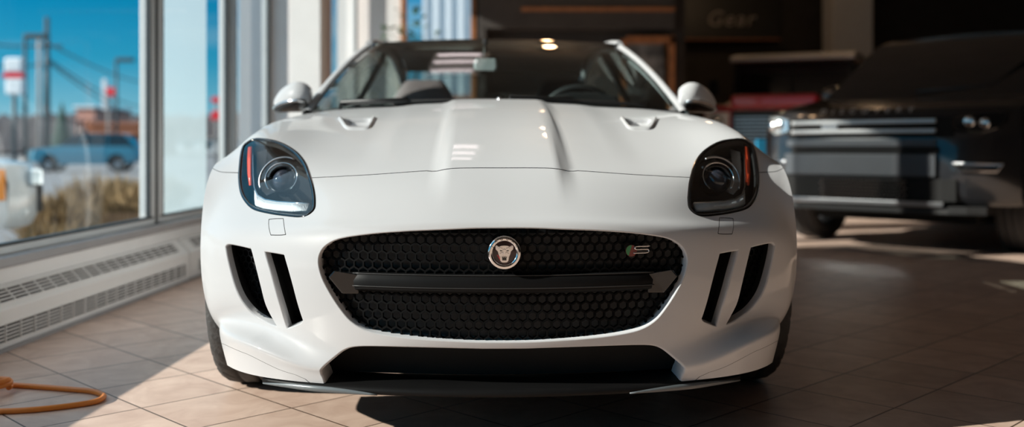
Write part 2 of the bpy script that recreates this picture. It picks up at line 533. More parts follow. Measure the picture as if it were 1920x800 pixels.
IV_PX = [(494.5,473),(497,470),(501,470),(528,474.5),(533,477),(535,484),(550,537),(567,596),(568.5,602),(564,608),(552,613),(541,616.5),(536,614),(524,575),(508,520)]
iv = crv(hits(IV_PX), 4)
WS_O = crv(hits([(503.5,414),(507,410),(528,409),(532,412),(535.5,436),(533,440.5),(511,441),(506.5,438)]), 4)
_wc = WS_O.mean(0); WS_I = _wc + (WS_O - _wc) * .93
HV_PX = [(645,223),(668,221.5),(697,221),(694,228),(688,235),(672,236.5),(656,236.5),(650,230)]
hv = crv(hits(HV_PX), 4)
shut_px = [(905,314.5),(860,315),(838,317),(800,320),(720,325.5),(650,329.5),(605,332),(582,333),(572,334)]
_s = hits(shut_px); _s = np.concatenate([[(0, _s[0][1])], _s])
_s[:, 0] = np.abs(_s[:, 0])
shutA = strip(np.concatenate([(_s * np.array((-1, 1)))[::-1][:-1], _s]), .012)
_h0 = hit(457, 325)
shutB = strip([(_h0[0], _h0[1]), (8.2, _h0[1] - .15), (9.3, _h0[1] - .3)], .012)
_f = hits([(448,657.5),(469,666),(497,680),(525,693),(554,702)]); print('FIN', _f)
_f = crv(np.concatenate([[(9.3, 13.42), (7.9, 13.12), (6.7, 13.0)], _f]), 5, False)
finl = strip(np.concatenate([_f, [(_f[-1][0] - .22, NR - 1.25), (_f[-1][0] - .36, NR - .85)]]), .010)

POL = []; RING = []; KIND = []
def addp(p, ring, kind, both=True, step=.12):
    p = resample(p, step)
    POL.append(p); RING.append(ring); KIND.append(kind)
    if both: POL.append(mir(p)); RING.append(ring); KIND.append(kind)
R_GAP = [(.0004, .0008, 0), (.0005, .012, 0)]  # seam walls coloured black, standing in for shade inside the gap
R_LIP = [(.0015, .001, 0), (.0025, .004, 0), (.0025, .008, .055)]
R_VENT = [(.002, .0012, 0), (.0035, .005, 0), (.0038, .005, .045), (.0038, .005, .105)]  # innermost ring turns black: shade put into the duct wall colour
R_INT = [(.003, .0012, 0), (.005, .005, 0), (.006, .006, .10)]
R_HEAD = [(.0004, .001, 0), (.002, .02, 0)]
R_HV = [(.002, .0015, 0), (.004, .016, 0)]
addp(head, R_HEAD, 'head'); addp(grille, R_LIP, 'hole', False); addp(intake, R_INT, 'hole', False)
addp(ov, R_VENT, 'hole'); addp(iv, R_VENT, 'hole'); addp(hv, R_HV, 'hole')
addp(WS_O, R_GAP, 'ringo', step=.06); addp(WS_I, R_GAP, 'ringi', step=.06)
addp(shutA, R_GAP, 'hole', False); addp(shutB, R_GAP, 'hole'); addp(finl, R_GAP, 'hole')

us = np.linspace(-9, 9, 127)
vs = np.concatenate([np.linspace(0, 4, 61)[:-1], np.linspace(4, NR - 1, 121)])
P, T = cdt(us, vs, POL, (-9, 9, 0, NR - 1), .02)
c = P[T].mean(1)
hole = np.zeros(len(T), bool); inhead = np.zeros(len(T), bool)
wo = np.zeros(len(T), bool); wi = np.zeros(len(T), bool)
for p, k in zip(POL, KIND):
    m = inpoly(c, p)
    if k == 'hole': hole |= m
    if k == 'head': inhead |= m
    if k == 'ringo': wo |= m
    if k == 'ringi': wi |= m
bodyT = T[~hole & ~inhead & ~(wo & ~wi)]

sports_car = thing('sports_car', 'glossy white sports coupe with wide black grille, nose towards the viewer', 'car', (-.0175, 2.30, 0), .026)
CAR = sports_car
NM = {}
for ids in islands(bodyT):
    t = bodyT[ids]; cc = P[t].mean(1).mean(0); n = len(t)
    if n < 25: continue
    lo = P[t].reshape(-1, 2).min(0); hi = P[t].reshape(-1, 2).max(0)
    if lo[1] < .5: nm = 'bonnet'
    elif hi[0] - lo[0] > 10: nm = 'front_bumper'
    elif hi[1] > NR - 1.5: nm = 'bumper_corner_flap'
    else: nm = 'headlight_washer_cover'
    o = surf_mesh(nm, P, t, S, SNo, POL, RING, [M['paint'], M['black_matte']], CAR)
    NM[nm] = o
print('PARTS', sorted(o.name for o in CAR.children))

def pos(uv): return Vector(S(np.array([uv[0]]), np.array([uv[1]]))[0])
def nor(uv): return Vector(SNo(np.array([uv[0]]), np.array([uv[1]]))[0])
def behind(px, py, t):
    """car-local point t metres behind the body surface along the view line, on the +x half"""
    for k in range(14):
        o, d = ray(px + k, py + k * .3)
        loc, n, i, dist = BODY_BVH.ray_cast(o, d)
        if loc is not None: break
    q = loc + d * t
    return Vector((-q.x, q.y, q.z))
def fx(p, s): return Vector((p[0] * s, p[1], p[2]))

# ------------------------------------------------------------------ headlights
for s in (1, -1):
    p = resample(head, .12); p = p if s > 0 else mir(p)
    m = inpoly(c, p); lt = T[m]
    X = [pos(q) for q in p]; N_ = [nor(q) for q in p]
    cen = sum(X, Vector()) / len(X); navg = sum(N_, Vector()).normalized()
    # housing bowl
    b = MB(); rows = []
    bdir = (-navg * .5 + Vector((0, 1, 0)) * .5).normalized()
    for k, (sc, dp) in enumerate(((.985, .004), (.97, .05), (.95, .10), (.88, .15), (.5, .168), (.02, .17))):
        rows.append([cen + (q - cen) * sc + bdir * dp for q in X])
    b.grid(rows, closed=True)
    hs = b.build('headlight', M['lamp_inner'], CAR)
    lens = surf_mesh('lens', P, lt, lambda u, v: S(u, v) - SNo(u, v) * .0015, SNo, POL, [None] * len(POL), [M['lens_glass']], hs)
    b = MB(); b.tube([q - n * .003 for q, n in zip(X, N_)], .006, 8, True); b.build('seal', M['black_gloss'], hs)
    # projector
    ctr = fx(behind(528, 334, .036), s); ax = Vector((0.14 * s, -1, .42)).normalized()
    F = Matrix.Translation(ctr) @ ax.to_track_quat('Z', 'Y').to_matrix().to_4x4()
    b = MB(); b.lathe([(.038, -.05), (.040, -.006), (.038, .0), (.035, -.004), (.033, -.03)], 36, F); b.build('projector_shroud', M['black_gloss'], hs)
    b = MB(); b.lathe([(.0335, -.022), (.030, -.008), (.022, .002), (.011, .007), (.0005, .0085)], 36, F); b.build('projector_lens', M['lamp_lens'], hs)
    def arcp(r, a0, a1, z=0.0, n=30):
        return [F @ Vector((r * math.cos(math.radians(a0 + (a1 - a0) * k / n)), r * math.sin(math.radians(a0 + (a1 - a0) * k / n)), z)) for k in range(n + 1)]
    # which local direction is up
    upl = (F.to_3x3().inverted() @ Vector((0, 0, 1))); ua = math.degrees(math.atan2(upl.y, upl.x))
    b = MB(); b.tube(arcp(.0455, ua - 138, ua + 138, .003), .0022, 8); b.build('inner_ring', M['chrome'], hs)
    rt = (F.to_3x3().inverted() @ Vector((s, 0, 0))); ra = math.degrees(math.atan2(rt.y, rt.x))
    dr = 1 if ((ra - ua + 540) % 360 - 180) > 0 else -1
    b = MB(); b.tube(arcp(.066, ua - 25 * dr, ua + 118 * dr, -.006), .005, 8, flat=.6); b.build('outer_ring', M['satin'], hs)
    # light guide: short upright leg and long lower bar
    tp = [(474,268),(474.5,300),(475,330),(477,352),(483,366),(497,374),(520,378),(550,380),(580,381)]
    bt = [(478,268),(478.5,300),(479,328),(477,372),(478,383),(492,388),(515,391.5),(545,393.5),(574,394)]
    top = [fx(behind(*q, .022), s) for q in tp]; bot = [fx(behind(*q, .016), s) for q in bt]
    b = MB(); b.grid([top[3:], bot[3:]]); o = b.build('light_bar', M['frost'], hs, solid=.008)
    b = MB(); b.tube(top, .0022, 8); b.build('chrome_edge', M['chrome'], hs)
    r0 = [fx(behind(*q, .02), s) for q in ((465,276),(463.5,300),(464,325),(467,347))]
    r1 = [fx(behind(*q, .02), s) for q in ((471,274),(470,300),(470,325),(471,346))]
    b = MB(); b.grid([r0, r1]); o = b.build('side_marker', M['amber'], hs, solid=.004); o['label'] = 'red side marker strip'
    b = MB(); b.grid([[fx(behind(*q, .05), s) for q in ((482,285),(481,320),(486,352),(500,366))], [fx(behind(*q, .085), s) for q in ((500,280),(497,320),(503,345),(515,360))]])
    b.build('reflector', M['satin'], hs)

# ------------------------------------------------------------------ side intakes: dark backing and honeycomb
def xz(poly): return [pos(q) for q in poly]
def hexmesh(b, polyxz, size, bar, depth, yfun):
    lo = polyxz.min(0); hi = polyxz.max(0)
    dx = size * math.sqrt(3); dz = size * 1.5; j = 0; z = lo[1]
    cs = []
    while z < hi[1] + dz:
        x = lo[0] + (dx / 2 if j % 2 else 0)
        while x < hi[0] + dx:
            cs.append((x, z)); x += dx
        z += dz; j += 1
    cs = np.array(cs); k = inpoly(cs, polyxz)
    for x, z in cs[k]:
        vo = []; vi = []; vb = []
        for a in range(6):
            an = PI / 6 + a * PI / 3
            for L, r, dd in ((vo, size, .0), (vi, size - bar, .0), (vb, size - bar * 1.6, depth)):
                q = (x + r * math.cos(an), z + r * math.sin(an)); L.append((q[0], yfun(*q) + dd, q[1]))
        fs = [(a, (a + 1) % 6, 6 + (a + 1) % 6, 6 + a) for a in range(6)] + [(6 + a, 6 + (a + 1) % 6, 12 + (a + 1) % 6, 12 + a) for a in range(6)]
        b.add(vo + vi + vb, fs, False)

for s in (1, -1):
    for poly, nm in ((ov, 'outer_air_intake'), (iv, 'inner_air_intake')):
        X = [pos(q) for q in resample(poly, .15)]
        cen = sum(X, Vector()) / len(X)
        Y = [fx(cen + (q - cen) * .97 + Vector((0, .104, 0)), s) for q in X]; ym = sum(Y, Vector()) / len(Y)
        b = MB(); n = len(Y)
        tri = geometry.tessellate_polygon([[Vector((q.x, q.z, 0)) for q in Y]])
        b.add(Y, [tuple(t) for t in tri])
        back = b.build(nm, M['black_matte'], CAR)
        if nm == 'outer_air_intake':
            A = np.array([(ym.x + (q.x - ym.x) * .86, ym.z + (q.z - ym.z) * .92) for q in Y]); B = np.array([(q.x, q.z, 1) for q in Y]); yy = np.array([q.y for q in Y])
            co = np.linalg.lstsq(B, yy, rcond=None)[0]
            b = MB(); hexmesh(b, A, .0105, .0022, .010, lambda x, z: co[0] * x + co[1] * z + co[2] - .022)
            b.build('honeycomb_mesh', M['mesh_dark'], back)

# ------------------------------------------------------------------ bonnet vents
for s in (1, -1):
    X = [pos(q) for q in resample(hv, .15)]; N_ = [nor(q) for q in resample(hv, .15)]
    cen = sum(X, Vector()) / len(X)
    b = MB(); Y = [fx(cen + (q - cen) * 1.0 - n * .015, s) for q, n in zip(X, N_)]
    b.add(Y + [fx(cen - N_[0] * .020, s)], [(i, (i + 1) % len(Y), len(Y)) for i in range(len(Y))])
    vb = b.build('bonnet_vent', M['paint'], CAR)
    o_px = [(633,222),(639,231),(646,240),(654,243.5),(672,243.5),(690,242.5),(698,235),(705,221)]
    i_px = [(643,222),(648,229),(652,234.5),(658,237.5),(672,238),(686,237),(692,231),(697,221)]
    O = crv(hits(o_px), 4, False); I = crv(hits(i_px), 4, False)
    rows = []
    for f, hgt in ((0, .000), (.25, .0055), (.75, .006), (1, -.012)):
        q = O * (1 - f) + I * f
        rows.append([fx(pos(k) + nor(k) * hgt, s) for k in q])
    b = MB(); b.grid(rows); b.build('vent_surround', M['paint'], vb)

# ------------------------------------------------------------------ grille: honeycomb, cross bar, badges
gp = np.array([(q.x, q.z) for q in (pos(k) for k in grille)])
def plan(x): return .47 * x * x
def gface(x, z): return plan(x) + .030 + (.02 if z > .5 else 0) * (z - .5)
gc = gp.mean(0); gp_in = gc + (gp - gc) * 1.01
b = MB(); hexmesh(b, gp_in, .0133, .0022, .014, lambda x, z: gface(x, z) + .006)
grl = b.build('grille', M['mesh_black'], CAR)
b = MB()
for x0, x1 in ((-.47, .47),):
    rows = []
    for k in range(41):
        x = x0 + (x1 - x0) * k / 40
        y = plan(x) + .075
        rows.append([(x, y, .285), (x, y - .01, .53)])
    b.grid(rows)
b.build('radiator', M['void'], grl)
# cross bar with angled ends
b = MB(); rows = []
for k in range(49):
    x = -.405 + .81 * k / 48; e = max(0, abs(x) - .34) / .065
    zt, zb = .437 - .004 * e, .392 + .028 * e * 0 - .012 * e
    y = plan(x) + .028 + .012 * e
    pr = [(0, zt - .001), (-.006, zt - .004), (-.012, (zt + zb) / 2 + .004), (-.010, zb + .006), (-.002, zb), (.03, zb), (.03, zt)]
    rows.append([(x, y + dy, z) for dy, z in pr])
b.grid(rows, closed=True)
b.build('cross_bar', M['grille_black'], grl, bevel=.0015)
b = MB()
for zz in (.4345, .405):
    b.tube([(x, plan(x) + (.0215 if zz > .42 else .0165), zz) for x in np.linspace(-.36, .36, 41)], .0013, 6)
b.build('bar_trim_line', M['black_plastic'], grl)
for s in (1, -1):
    # end caps of the bar
    b = MB(); pts = [(.345, .430), (.405, .440), (.418, .425), (.385, .385), (.345, .385)]
    b.prism([(x * s, z) for x, z in pts], 0, .02, Matrix(((1, 0, 0, 0), (0, 0, 1, plan(.38) + .012), (0, 1, 0, 0), (0, 0, 0, 1))))
    b.build('bar_end', M['black_gloss'], grl, bevel=.003)

# round emblem
BC = Vector((0, .014, .4895)); BM = Matrix.Translation(BC) @ Matrix(((1, 0, 0, 0), (0, 0, -1, 0), (0, 1, 0, 0), (0, 0, 0, 1)))   # local XY = face, local Z towards viewer
b = MB(); b.lathe([(.0275, .0), (.0275, .007), (.0290, .0088), (.0365, .0088), (.0385, .0065), (.0385, -.012)], 64, BM)
badge = b.build('grille_badge', M['chrome'], CAR, bevel=0)
b = MB(); b.lathe([(.0005, .0032), (.012, .0036), (.0277, .0022)], 48, BM); b.build('badge_disc', M['badge_dark'], badge)
b = MB(); b.tube([BC + Vector((0, .01, 0)), BC + Vector((0, .06, 0))], .03, 20); b.build('badge_mount', M['black_plastic'], badge)
let = MB()
for k, ch in enumerate('JAGUAR'):
    a = math.radians(152 - k * (152 - 28) / 5)
    LM = BM @ Matrix.Translation((math.cos(a) * .0328, math.sin(a) * .0328, .0093)) @ Matrix.Rotation(a - PI / 2, 4, 'Z')
    t = text_mesh('tmp', ch, .0098, M['black_gloss'], .0006, M=LM)
    let.add([v.co for v in t.data.vertices], [tuple(p.vertices) for p in t.data.polygons], False)
    bpy.data.objects.remove(t)
let.build('badge_lettering', M['black_gloss'], badge)
# big cat face in relief
cat = MB(); z0 = .003
def sym(h): return h + [(-x, y) for x, y in h[::-1] if x != 0]
S1 = .00116
head_ = sym([(0, 14.5), (6, 14), (11, 12), (15.5, 15), (18, 13), (17.5, 7), (13, 2.5), (12, -2), (9.5, -8), (8, -16), (5, -19), (0, -19.5)])
cat.prism([(x * S1, y * S1) for x, y in head_], z0, .0062, BM)
for s in (1, -1):
    for poly, h in (([(3, 9), (10, 11), (11.5, 7), (4, 4.5)], .0095), ([(12.5, 10.5), (15.5, 13.5), (16.5, 9), (13.5, 6)], .0085), ([(2.5, 1.5), (9.5, -1), (7.5, -6.5), (1.5, -4.5)], .0102), ([(5.5, -8), (8, -8.5), (6.6, -15), (5, -15)], .0085), ([(1.2, -6.2), (2.6, -6.5), (2.0, -10), (1.5, -10)], .0098)):
        q = [(x * S1 * s, y * S1) for x, y in poly]
        cat.prism(q if s > 0 else q[::-1], z0, h, BM)
cat.prism([(x * S1, y * S1) for x, y in [(-3, 6), (0, 8), (3, 6), (2.2, 0), (3.4, -3), (0, -5.5), (-3.4, -3), (-2.2, 0)]], z0, .0112, BM)
cat.prism([(x * S1, y * S1) for x, y in [(-4.8, -15.2), (4.8, -15.2), (4, -18), (-4, -18)]], z0, .0085, BM)
cf = cat.build('cat_face', M['chrome'], badge, bevel=.0006)
ft = MB()
for s in (1, -1):
    ft.prism([(x * S1 * s, y * S1) for x, y in ([(3.6, 5.8), (9, 5.2), (8, 3), (4, 3)] if s > 0 else [(3.6, 5.8), (9, 5.2), (8, 3), (4, 3)][::-1])], .006, .0075, BM)
ft.prism([(x * S1, y * S1) for x, y in [(-4.6, -7.5), (4.6, -7.5), (4.2, -14.8), (-4.2, -14.8)]], .006, .0066, BM)
ft.build('cat_eyes_and_mouth', M['black_gloss'], badge)
rf = MB()
for k in range(6):
    x0, y0 = -12.5 + k * 1.25, -4.5 - k * 2.0
    rf.prism([(q[0] * S1, q[1] * S1) for q in [(x0 - 2.4, y0 - .2), (x0, y0), (x0 + .8, y0 - 1.3), (x0 - 1.6, y0 - 1.5)]], .002, .0042, BM)
rf.build('red_flash', M['bright_red'], badge)

# S emblem on the right of the grille
E0 = CAR_I @ at(1185, 471, 2.36); ey = plan(E0.x) + .026
sl = .94 * E0.x
EM = Matrix.Translation((E0.x, ey, E0.z)) @ Matrix.Rotation(math.atan(sl) * .6, 4, 'Z') @ Matrix(((1, 0, 0, 0), (0, 0, -1, 0), (0, 1, 0, 0), (0, 0, 0, 1)))
R = .0138
circ = [(R * math.cos(a), R * math.sin(a)) for a in np.linspace(0, 2 * PI, 49)[:-1]]
b = MB(); b.prism(circ, -.001, .003, EM); sb = b.build('letter_badge', M['red'], CAR, bevel=.0008)
ga = [(R * .97 * math.cos(a), R * .97 * math.sin(a)) for a in np.linspace(math.radians(84), math.radians(240), 22)]
b = MB(); b.prism(ga, .002, .0034, EM); b.build('green_segment', M['green'], sb)
sp = [(.047, .0105), (.026, .0100), (.0125, .0098), (.0085, .0068), (.0100, .0040), (.016, .0030), (.036, .0032), (.0425, .0018), (.0425, -.0025), (.037, -.0050), (.022, -.0054), (.005, -.0056)]
spc = crv(sp, 5, False)
b = MB(); L = []; Rr = []
for i in range(len(spc)):
    t = spc[min(i + 1, len(spc) - 1)] - spc[max(i - 1, 0)]; t /= np.linalg.norm(t); n = np.array((-t[1], t[0]))
    w = .0021 * (.35 if i == 0 else 1)
    L.append(spc[i] + n * w); Rr.append(spc[i] - n * w)
b.grid([[EM @ Vector((q[0], q[1], .0035)) for q in L], [EM @ Vector((q[0], q[1], .0065)) for q in spc], [EM @ Vector((q[0], q[1], .0035)) for q in Rr], [EM @ Vector((q[0], q[1], .001)) for q in spc]][:3])
b.build('letter', M['chrome'], sb, solid=.0015)
b = MB(); b.bar(EM @ Vector((.026, -.001, -.03)), EM @ Vector((.026, -.001, .0028)), .030, .006, EM.to_3x3() @ Vector((0, 1, 0))); b.build('badge_stem', M['black_plastic'], sb)

# ------------------------------------------------------------------ lower intake: duct box, splitter, floor tray
b = MB(); rows = []
for k in range(33):
    x = -.47 + .94 * k / 32; y = plan(x) * .62 + .055
    rows.append([(x, y + .10, .285), (x, y + .11, .25), (x, y + .12, .17)])
b.grid(rows); b.build('lower_intake_backing', M['duct_black'], CAR)
b = MB(); rows = []
def lip(x):  # plan curve of the lower lip
    return .035 + .36 * x * x + .34 * max(0, abs(x) - .45) ** 1.5 * 2.0
for k in range(61):
    x = -.60 + 1.20 * k / 60; y = lip(x); e = smooth(.5, .7, abs(x))
    zt = .166 - .016 * e; zb = .150 - .006 * e
    rows.append([(x, y + .14, zt - .002), (x, y + .05, zt - .001), (x, y + .012, zt - .004), (x, y, zb + .008), (x, y + .002, zb), (x, y + .02, zb - .003), (x, y + .2, zb + .004)])
b.grid(rows); b.build('front_splitter', M['grille_black'], CAR, solid=.003)
b = MB(); rows = []
for s in (1, -1):
    rows = []
    for k in range(17):
        x = (.30 + .30 * k / 16) * s; y = lip(x)
        e = smooth(.5, .7, abs(x)); rows.append([(x, y - .003, .150 - .006 * e + .011 * math.sin(PI * k / 16)), (x, y - .004, .147 - .006 * e)])
    b = MB(); b.grid(rows); b.build('splitter_trim', M['trim_grey'], CAR, solid=.002)
b = MB()
for y0, y1, w in ((.26, .60, .50), (.60, 1.30, .56), (1.30, 3.05, .84), (3.05, 4.3, .56)):
    b.box(-w, w, y0, y1, .162, .18)
b.build('undertray', M['black_matte'], CAR)

# ------------------------------------------------------------------ greenhouse
base = crv([(0, 1.585, .902), (.25, 1.600, .900), (.5, 1.655, .893), (.67, 1.725, .885), (.757, 1.79, .880)], 8, False)
hdr = crv([(0, 2.43, 1.246), (.2, 2.435, 1.245), (.4, 2.455, 1.239), (.53, 2.48, 1.233), (.592, 2.515, 1.222)], 8, False)
def half(f): return [Vector((-p.x, p.y, p.z)) for p in f[:0:-1]] + list(f)
rows = []
for k in range(13):
    t = k / 12
    r = [Vector(a * (1 - t) + q * t) for a, q in zip(base, hdr)]
    for p in r: p.z += .030 * 4 * t * (1 - t) * .8; p.y -= .03 * 4 * t * (1 - t) * .4
    rows.append(half(r))
b = MB(); b.grid(rows); b.build('windscreen', M['screen_glass'], CAR)
PIL = [r[-1] for r in rows]
# black ceramic border inside the glass, around the edges
for s in (1, -1):
    b = MB(); rr = []
    for r in rows:
        e = r[-1] if s > 0 else r[0]; i = r[-4] if s > 0 else r[3]
        rr.append([e + Vector((0, .004, -.004)), i + Vector((0, .004, -.004))])
    b.grid(rr); b.build('glass_border', M['black_matte'], CAR)
b = MB(); b.grid([[p + Vector((0, .006, -.006)) for p in rows[-1]], [p + Vector((0, .006, -.006)) for p in rows[-2]]]); b.build('header_border', M['black_matte'], CAR)
# pillars and roof rails
rail = [(.757,1.79,.880)] + [tuple(p) for p in PIL[2:-1:2]] + [(.592,2.515,1.222)]
railr = crv([(.592,2.515,1.224),(.585,2.75,1.250),(.555,3.05,1.255),(.54,3.4,1.215),(.53,3.8,1.11),(.53,4.15,.97),(.54,4.36,.88)], 6, False)
for s in (1, -1):
    b = MB(); rows5 = []
    for k, p in enumerate(PIL):
        t = (PIL[min(k + 1, 12)] - PIL[max(k - 1, 0)]).normalized()
        a_ = Vector((.040, .018, -.012)); n = a_.cross(t).normalized()
        if n.z < 0: n = -n
        rows5.append([fx(p + a_ * ((1 - math.cos(f)) / 2) * 1.0 + n * (.015 * math.sin(f)), s) for f in np.linspace(0, PI, 9)] + [fx(p + a_ + Vector((-.02, .03, -.03)), s)])
    b.grid(rows5); b.build('windscreen_pillar', M['paint'], CAR)
    b = MB(); b.tube([fx(Vector(p) + Vector((.012, 0, -.004)), s) for p in railr], [.022] + [.024] * (len(railr) - 1), 10, flat=1.2); b.build('roof_rail', M['paint'], CAR)
# roof skin
rc = crv([(2.43, 1.246), (2.7, 1.274), (3.0, 1.282), (3.3, 1.262), (3.5, 1.225)], 5, False)
rows2 = []
for y, z in rc:
    j = np.argmin(np.abs(railr[:, 1] - max(y, 2.505))); e = railr[j]; bow = .075 * (1 - smooth(2.43, 2.6, y))
    rows2.append([Vector((x * e[0], y + bow * x * x, e[2] + .008 + (z - e[2] - .008) * (1 - x ** 2))) for x in np.linspace(-1, 1, 25)])
b = MB(); b.grid(rows2); b.build('roof', M['black_gloss'], CAR, solid=.02)
# rear glass and tail deck
rg = crv([(3.5, 1.225), (3.75, 1.15), (4.0, 1.05), (4.18, .965)], 5, False); rows3 = []
for y, z in rg:
    e = railr[np.argmin(np.abs(railr[:, 1] - y))]
    rows3.append([Vector((x * e[0], y, e[2] + (z - e[2]) * (1 - x ** 2))) for x in np.linspace(-1, 1, 13)])
b = MB(); b.grid(rows3); b.build('rear_window', M['screen_glass'], CAR)
td = [(4.18, .965), (4.30, .915), (4.42, .87), (4.46, .82), (4.45, .70), (4.47, .55), (4.44, .35), (4.38, .2)]
rows4 = []
for y, z in td:
    w = .54 + .36 * smooth(.95, .82, z) if z > .82 else .90
    rows4.append([Vector((x * w, y - .10 * x ** 4 if z < .9 else y, z - .02 * x * x)) for x in np.linspace(-1, 1, 15)])
b = MB(); b.grid(rows4); b.build('tail', M['paint'], CAR)
# body sides with doors
def side_x(y, z):
    prof_z = [.15, .2, .4, .58, .70, .77, .83, .866]; prof_x = [.855, .866, .872, .868, .858, .842, .815, .79]
    x = np.interp(z, prof_z, prof_x)
    hn = np.exp(-((y - 3.45) / .45) ** 2)
    wst = np.exp(-((y - 2.3) / .6) ** 2)
    x = x + hn * .045 * np.interp(z, [.2, .6, .8, .9], [.3, 1, .8, .1]) - wst * .02 * smooth(.75, .45, z) * smooth(.2, .4, z)
    return x - .09 * smooth(4.1, 4.46, y) ** 2
def zmap(y, w):
    top = .868 + .035 * np.exp(-((y - 3.5) / .5) ** 2) - .0 * y
    bot = .185 + .05 * smooth(4.0, 4.4, y)
    return bot + (top - bot) * w
def Sside(u, v):
    z = zmap(u, v); return np.stack([side_x(u, z), u, z], -1)
def SsideN(u, v):
    e = 1e-3; a = Sside(u + e, v) - Sside(u - e, v); d = Sside(u, v + e) - Sside(u, v - e)
    n = np.cross(a, d); n /= np.linalg.norm(n, axis=-1, keepdims=True)
    return n * np.where(n[:, :1] < 0, -1, 1)
aw = np.array([(3.492 + .375 * math.cos(a), ((.335 + .375 * math.sin(a)) - .185) / .683) for a in np.linspace(0, 2 * PI, 61)[:-1]])
d1 = strip([(2.02, .90), (1.98, .6), (2.0, .35), (2.06, .12)], .002); d2 = strip([(3.08, .96), (3.10, .6), (3.04, .35), (2.98, .12)], .002)
d3 = strip([(2.055, .121), (2.98, .121)], .003); d4 = strip([(2.02, .905), (2.5, .955), (3.08, .96)], .003)
sp_ = [aw] + [resample(q, .05) for q in (d1, d2, d3, d4)]
Ps, Ts = cdt(np.linspace(1.775, 4.46, 76), np.linspace(0, 1, 26), sp_, (1.775, 4.46, 0, 1), .008)
cs_ = Ps[Ts].mean(1); kh = np.zeros(len(Ts), bool)
for q in sp_: kh |= inpoly(cs_, q)
Tk = Ts[~kh]
for s in (1, -1):
    for ids in islands(Tk):
        t = Tk[ids]
        if len(t) < 40: continue
        cy = Ps[t].mean(1)[:, 0]
        nm = 'door' if cy.min() > 1.95 and cy.max() < 3.2 else 'side_panel'
        sg = np.array((s, 1, 1.))
        surf_mesh(nm, Ps, t, lambda u, v: Sside(u, v) * sg, lambda u, v: SsideN(u, v) * sg, sp_, [None] * 5, [M['paint']], CAR)
    # beltline shelf between door top and glass
    b = MB(); ys = np.linspace(1.775, 4.2, 40)
    b.grid([[(s * side_x(y, zmap(y, 1.0)), y, zmap(y, 1.0)) for y in ys], [(s * (np.interp(y, [1.775, 3.2, 4.2], [.755, .74, .55])), y, np.interp(y, [1.775, 2.2, 3.2, 4.2], [.882, .90, .925, .965])) for y in ys]])
    b.build('shoulder', M['paint'], CAR)
    b = MB(); rws = []
    yy = np.linspace(1.80, 3.75, 30)
    lo_ = [Vector((np.interp(y, [1.775, 3.2, 4.2], [.752, .737, .55]), y, np.interp(y, [1.775, 2.2, 3.2, 4.2], [.882, .90, .925, .965]))) for y in yy]
    fullrail = np.concatenate([np.array([tuple(p) for p in PIL]), railr[1:]])
    hi_ = [Vector((np.interp(y, fullrail[:, 1], fullrail[:, 0]), y, np.interp(y, fullrail[:, 1], fullrail[:, 2]))) for y in yy]
    b.grid([[fx(p, s) for p in lo_], [fx((p * .5 + q * .5) + Vector((.02, 0, 0)), s) for p, q in zip(lo_, hi_)], [fx(q, s) for q in hi_]])
    b.build('side_window', M['screen_glass'], CAR)
    b = MB(); b.bar(fx((.748, 3.02, .92), s), fx((.57, 2.98, 1.24), s), .09, .02, (s, 0, .5)); b.build('door_pillar', M['black_plastic'], CAR)
# cowl, wipers
b = MB(); cw = half([Vector(p) for p in base]); 
b.grid([[p + Vector((0, -.055, -.012)) for p in cw], [p + Vector((0, .0, -.014)) for p in cw], [p + Vector((0, .012, .006)) for p in cw]])
b.build('cowl', M['black_plastic'], CAR)
for s, (x0, x1) in ((1, (.05, .60)), (-1, (.62, .02))):
    b = MB(); xs = np.linspace(x0, x1, 12)
    P_ = []
    for x in xs:
        bx = abs(x); q = np.array([np.interp(bx, base[:, 0], base[:, 1]), np.interp(bx, base[:, 0], base[:, 2])])
        P_.append(Vector((x if s > 0 else -x, q[0] - .012, q[1] + .014)))
    b.tube(P_, .007, 8); wp = b.build('wiper', M['black_plastic'], CAR)
    b = MB(); b.tube([P_[0] + Vector((0, -.03, -.02)), P_[0] + Vector((0, -.012, .012)), P_[5] + Vector((0, -.006, .008))], .008, 8); b.build('wiper_arm', M['black_plastic'], wp)
    if s < 0:
        b = MB(); b.lathe([(.0005, .018), (.008, .016), (.011, .008), (.011, -.01)], 16, Matrix.Translation((0.01, 1.575, .912))); b.build('washer_jet', M['satin'], CAR)

